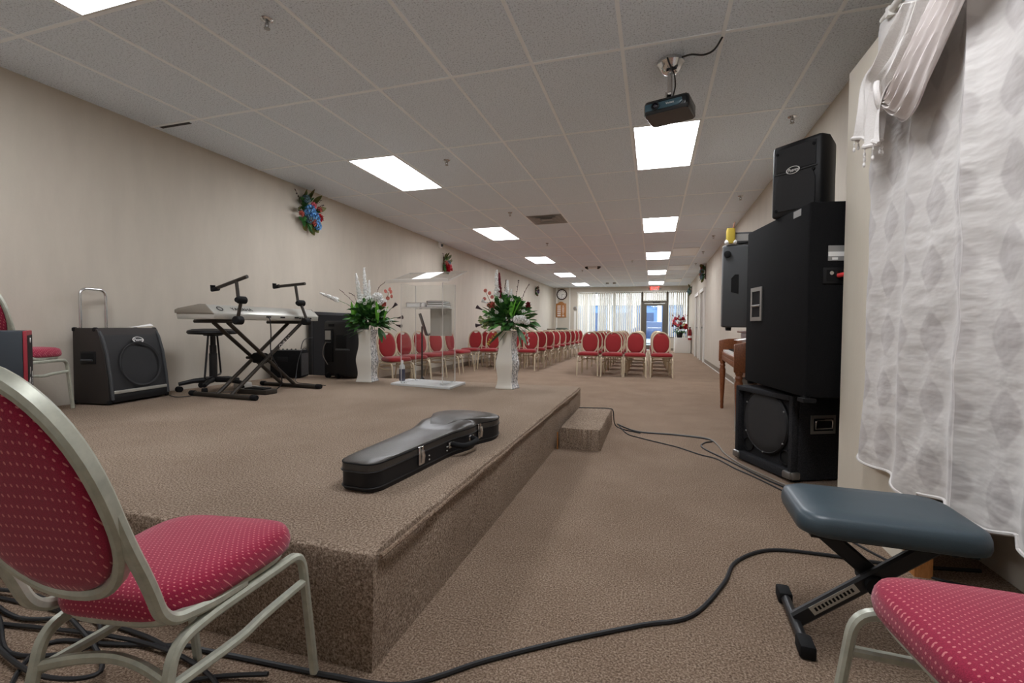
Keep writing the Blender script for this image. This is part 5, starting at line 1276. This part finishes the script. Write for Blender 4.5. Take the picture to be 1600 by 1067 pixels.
cable('floor_cable', 'thin black cable lying lowest on the carpet between step and subwoofer', [(-.33, 4.76, .005), (-.22, 4.35, .005), (-.098, 4.211, .005), (.1, 4.06, .005), (.211, 3.973, .005), (.36, 3.80, .005), (.468, 3.714, .005), (.56, 3.5, .005), (.659, 3.32, .005), (.801, 3.0, .005), (.92, 2.6, .005)], .005)
cable('floor_cable', 'pale grey cable bending around the foot of the subwoofer', [(-.32, 4.72, .006), (-.12, 4.47, .006), (.2, 4.455, .006), (.47, 4.38, .006), (.53, 4.15, .006), (.545, 3.9, .006), (.62, 3.6, .006), (.76, 3.30, .006), (.84, 3.17, .006)], .006, 'cordgrey')
cable('floor_cable', 'thin cable draped over the step and down to the floor', [(-.70, 4.60, .176), (-.55, 4.62, .178), (-.41, 4.64, .176), (-.368, 4.62, .16), (-.355, 4.6, .06), (-.33, 4.62, .006), (-.25, 4.5, .006), (-.1, 4.40, .006)], .005)
cable('floor_cable', 'thin black cable running behind the bench under the curtain hem', [(.80, 3.0, .005), (.86, 2.6, .005), (.92, 2.38, .005), (1.05, 2.2, .005), (1.3, 2.13, .005)], .005)
for k, (pts, lb) in enumerate((
    ([(-1.3, 1.03, .007), (-1.55, .96, .007), (-1.75, .90, .007), (-1.6, .74, .007), (-1.36, .70, .007), (-1.2, .82, .012), (-1.35, .98, .012), (-1.7, 1.02, .007), (-2.3, 1.0, .007)], 'coiled black cable on the carpet under the crimson chair at the stage front'),
    ([(-1.0, .99, .02), (-1.18, .93, .007), (-1.30, .80, .007), (-1.16, .66, .007), (-.98, .68, .007), (-.96, .8, .007), (-1.14, .94, .012), (-1.5, .98, .016), (-2.1, .9, .007)], 'looped black cable beneath the rear legs of the crimson chair'),
    ([(-2.4, 1.03, .01), (-2.0, .95, .01), (-1.75, 1.02, .014), (-1.6, .92, .014), (-1.8, .84, .007), (-2.1, .94, .014), (-2.3, .86, .01)], 'tangle of black cable beside the left edge under the stage front'),
    ([(-2.5, .96, .02), (-2.1, 1.04, .02), (-1.7, .96, .02), (-1.45, .86, .018), (-1.6, .80, .018), (-1.95, .86, .02), (-2.2, .98, .02)], 'topmost black cable of the tangle under the stage front'))):
    cable('floor_cable', lb, pts, .0065)
# ------------------------------------------------------------------ finish
vs = scn.view_settings; scn.display_settings.display_device = 'sRGB'
vs.view_transform = 'Standard'; vs.look = 'None'; vs.exposure = EXPOSURE; vs.gamma = 1; vs.use_curve_mapping = False
cy = scn.cycles
cy.max_bounces = 10; cy.diffuse_bounces = 6; cy.glossy_bounces = 4; cy.transmission_bounces = 6; cy.transparent_max_bounces = 24
cy.caustics_reflective = False; cy.caustics_refractive = False; cy.sample_clamp_indirect = 6
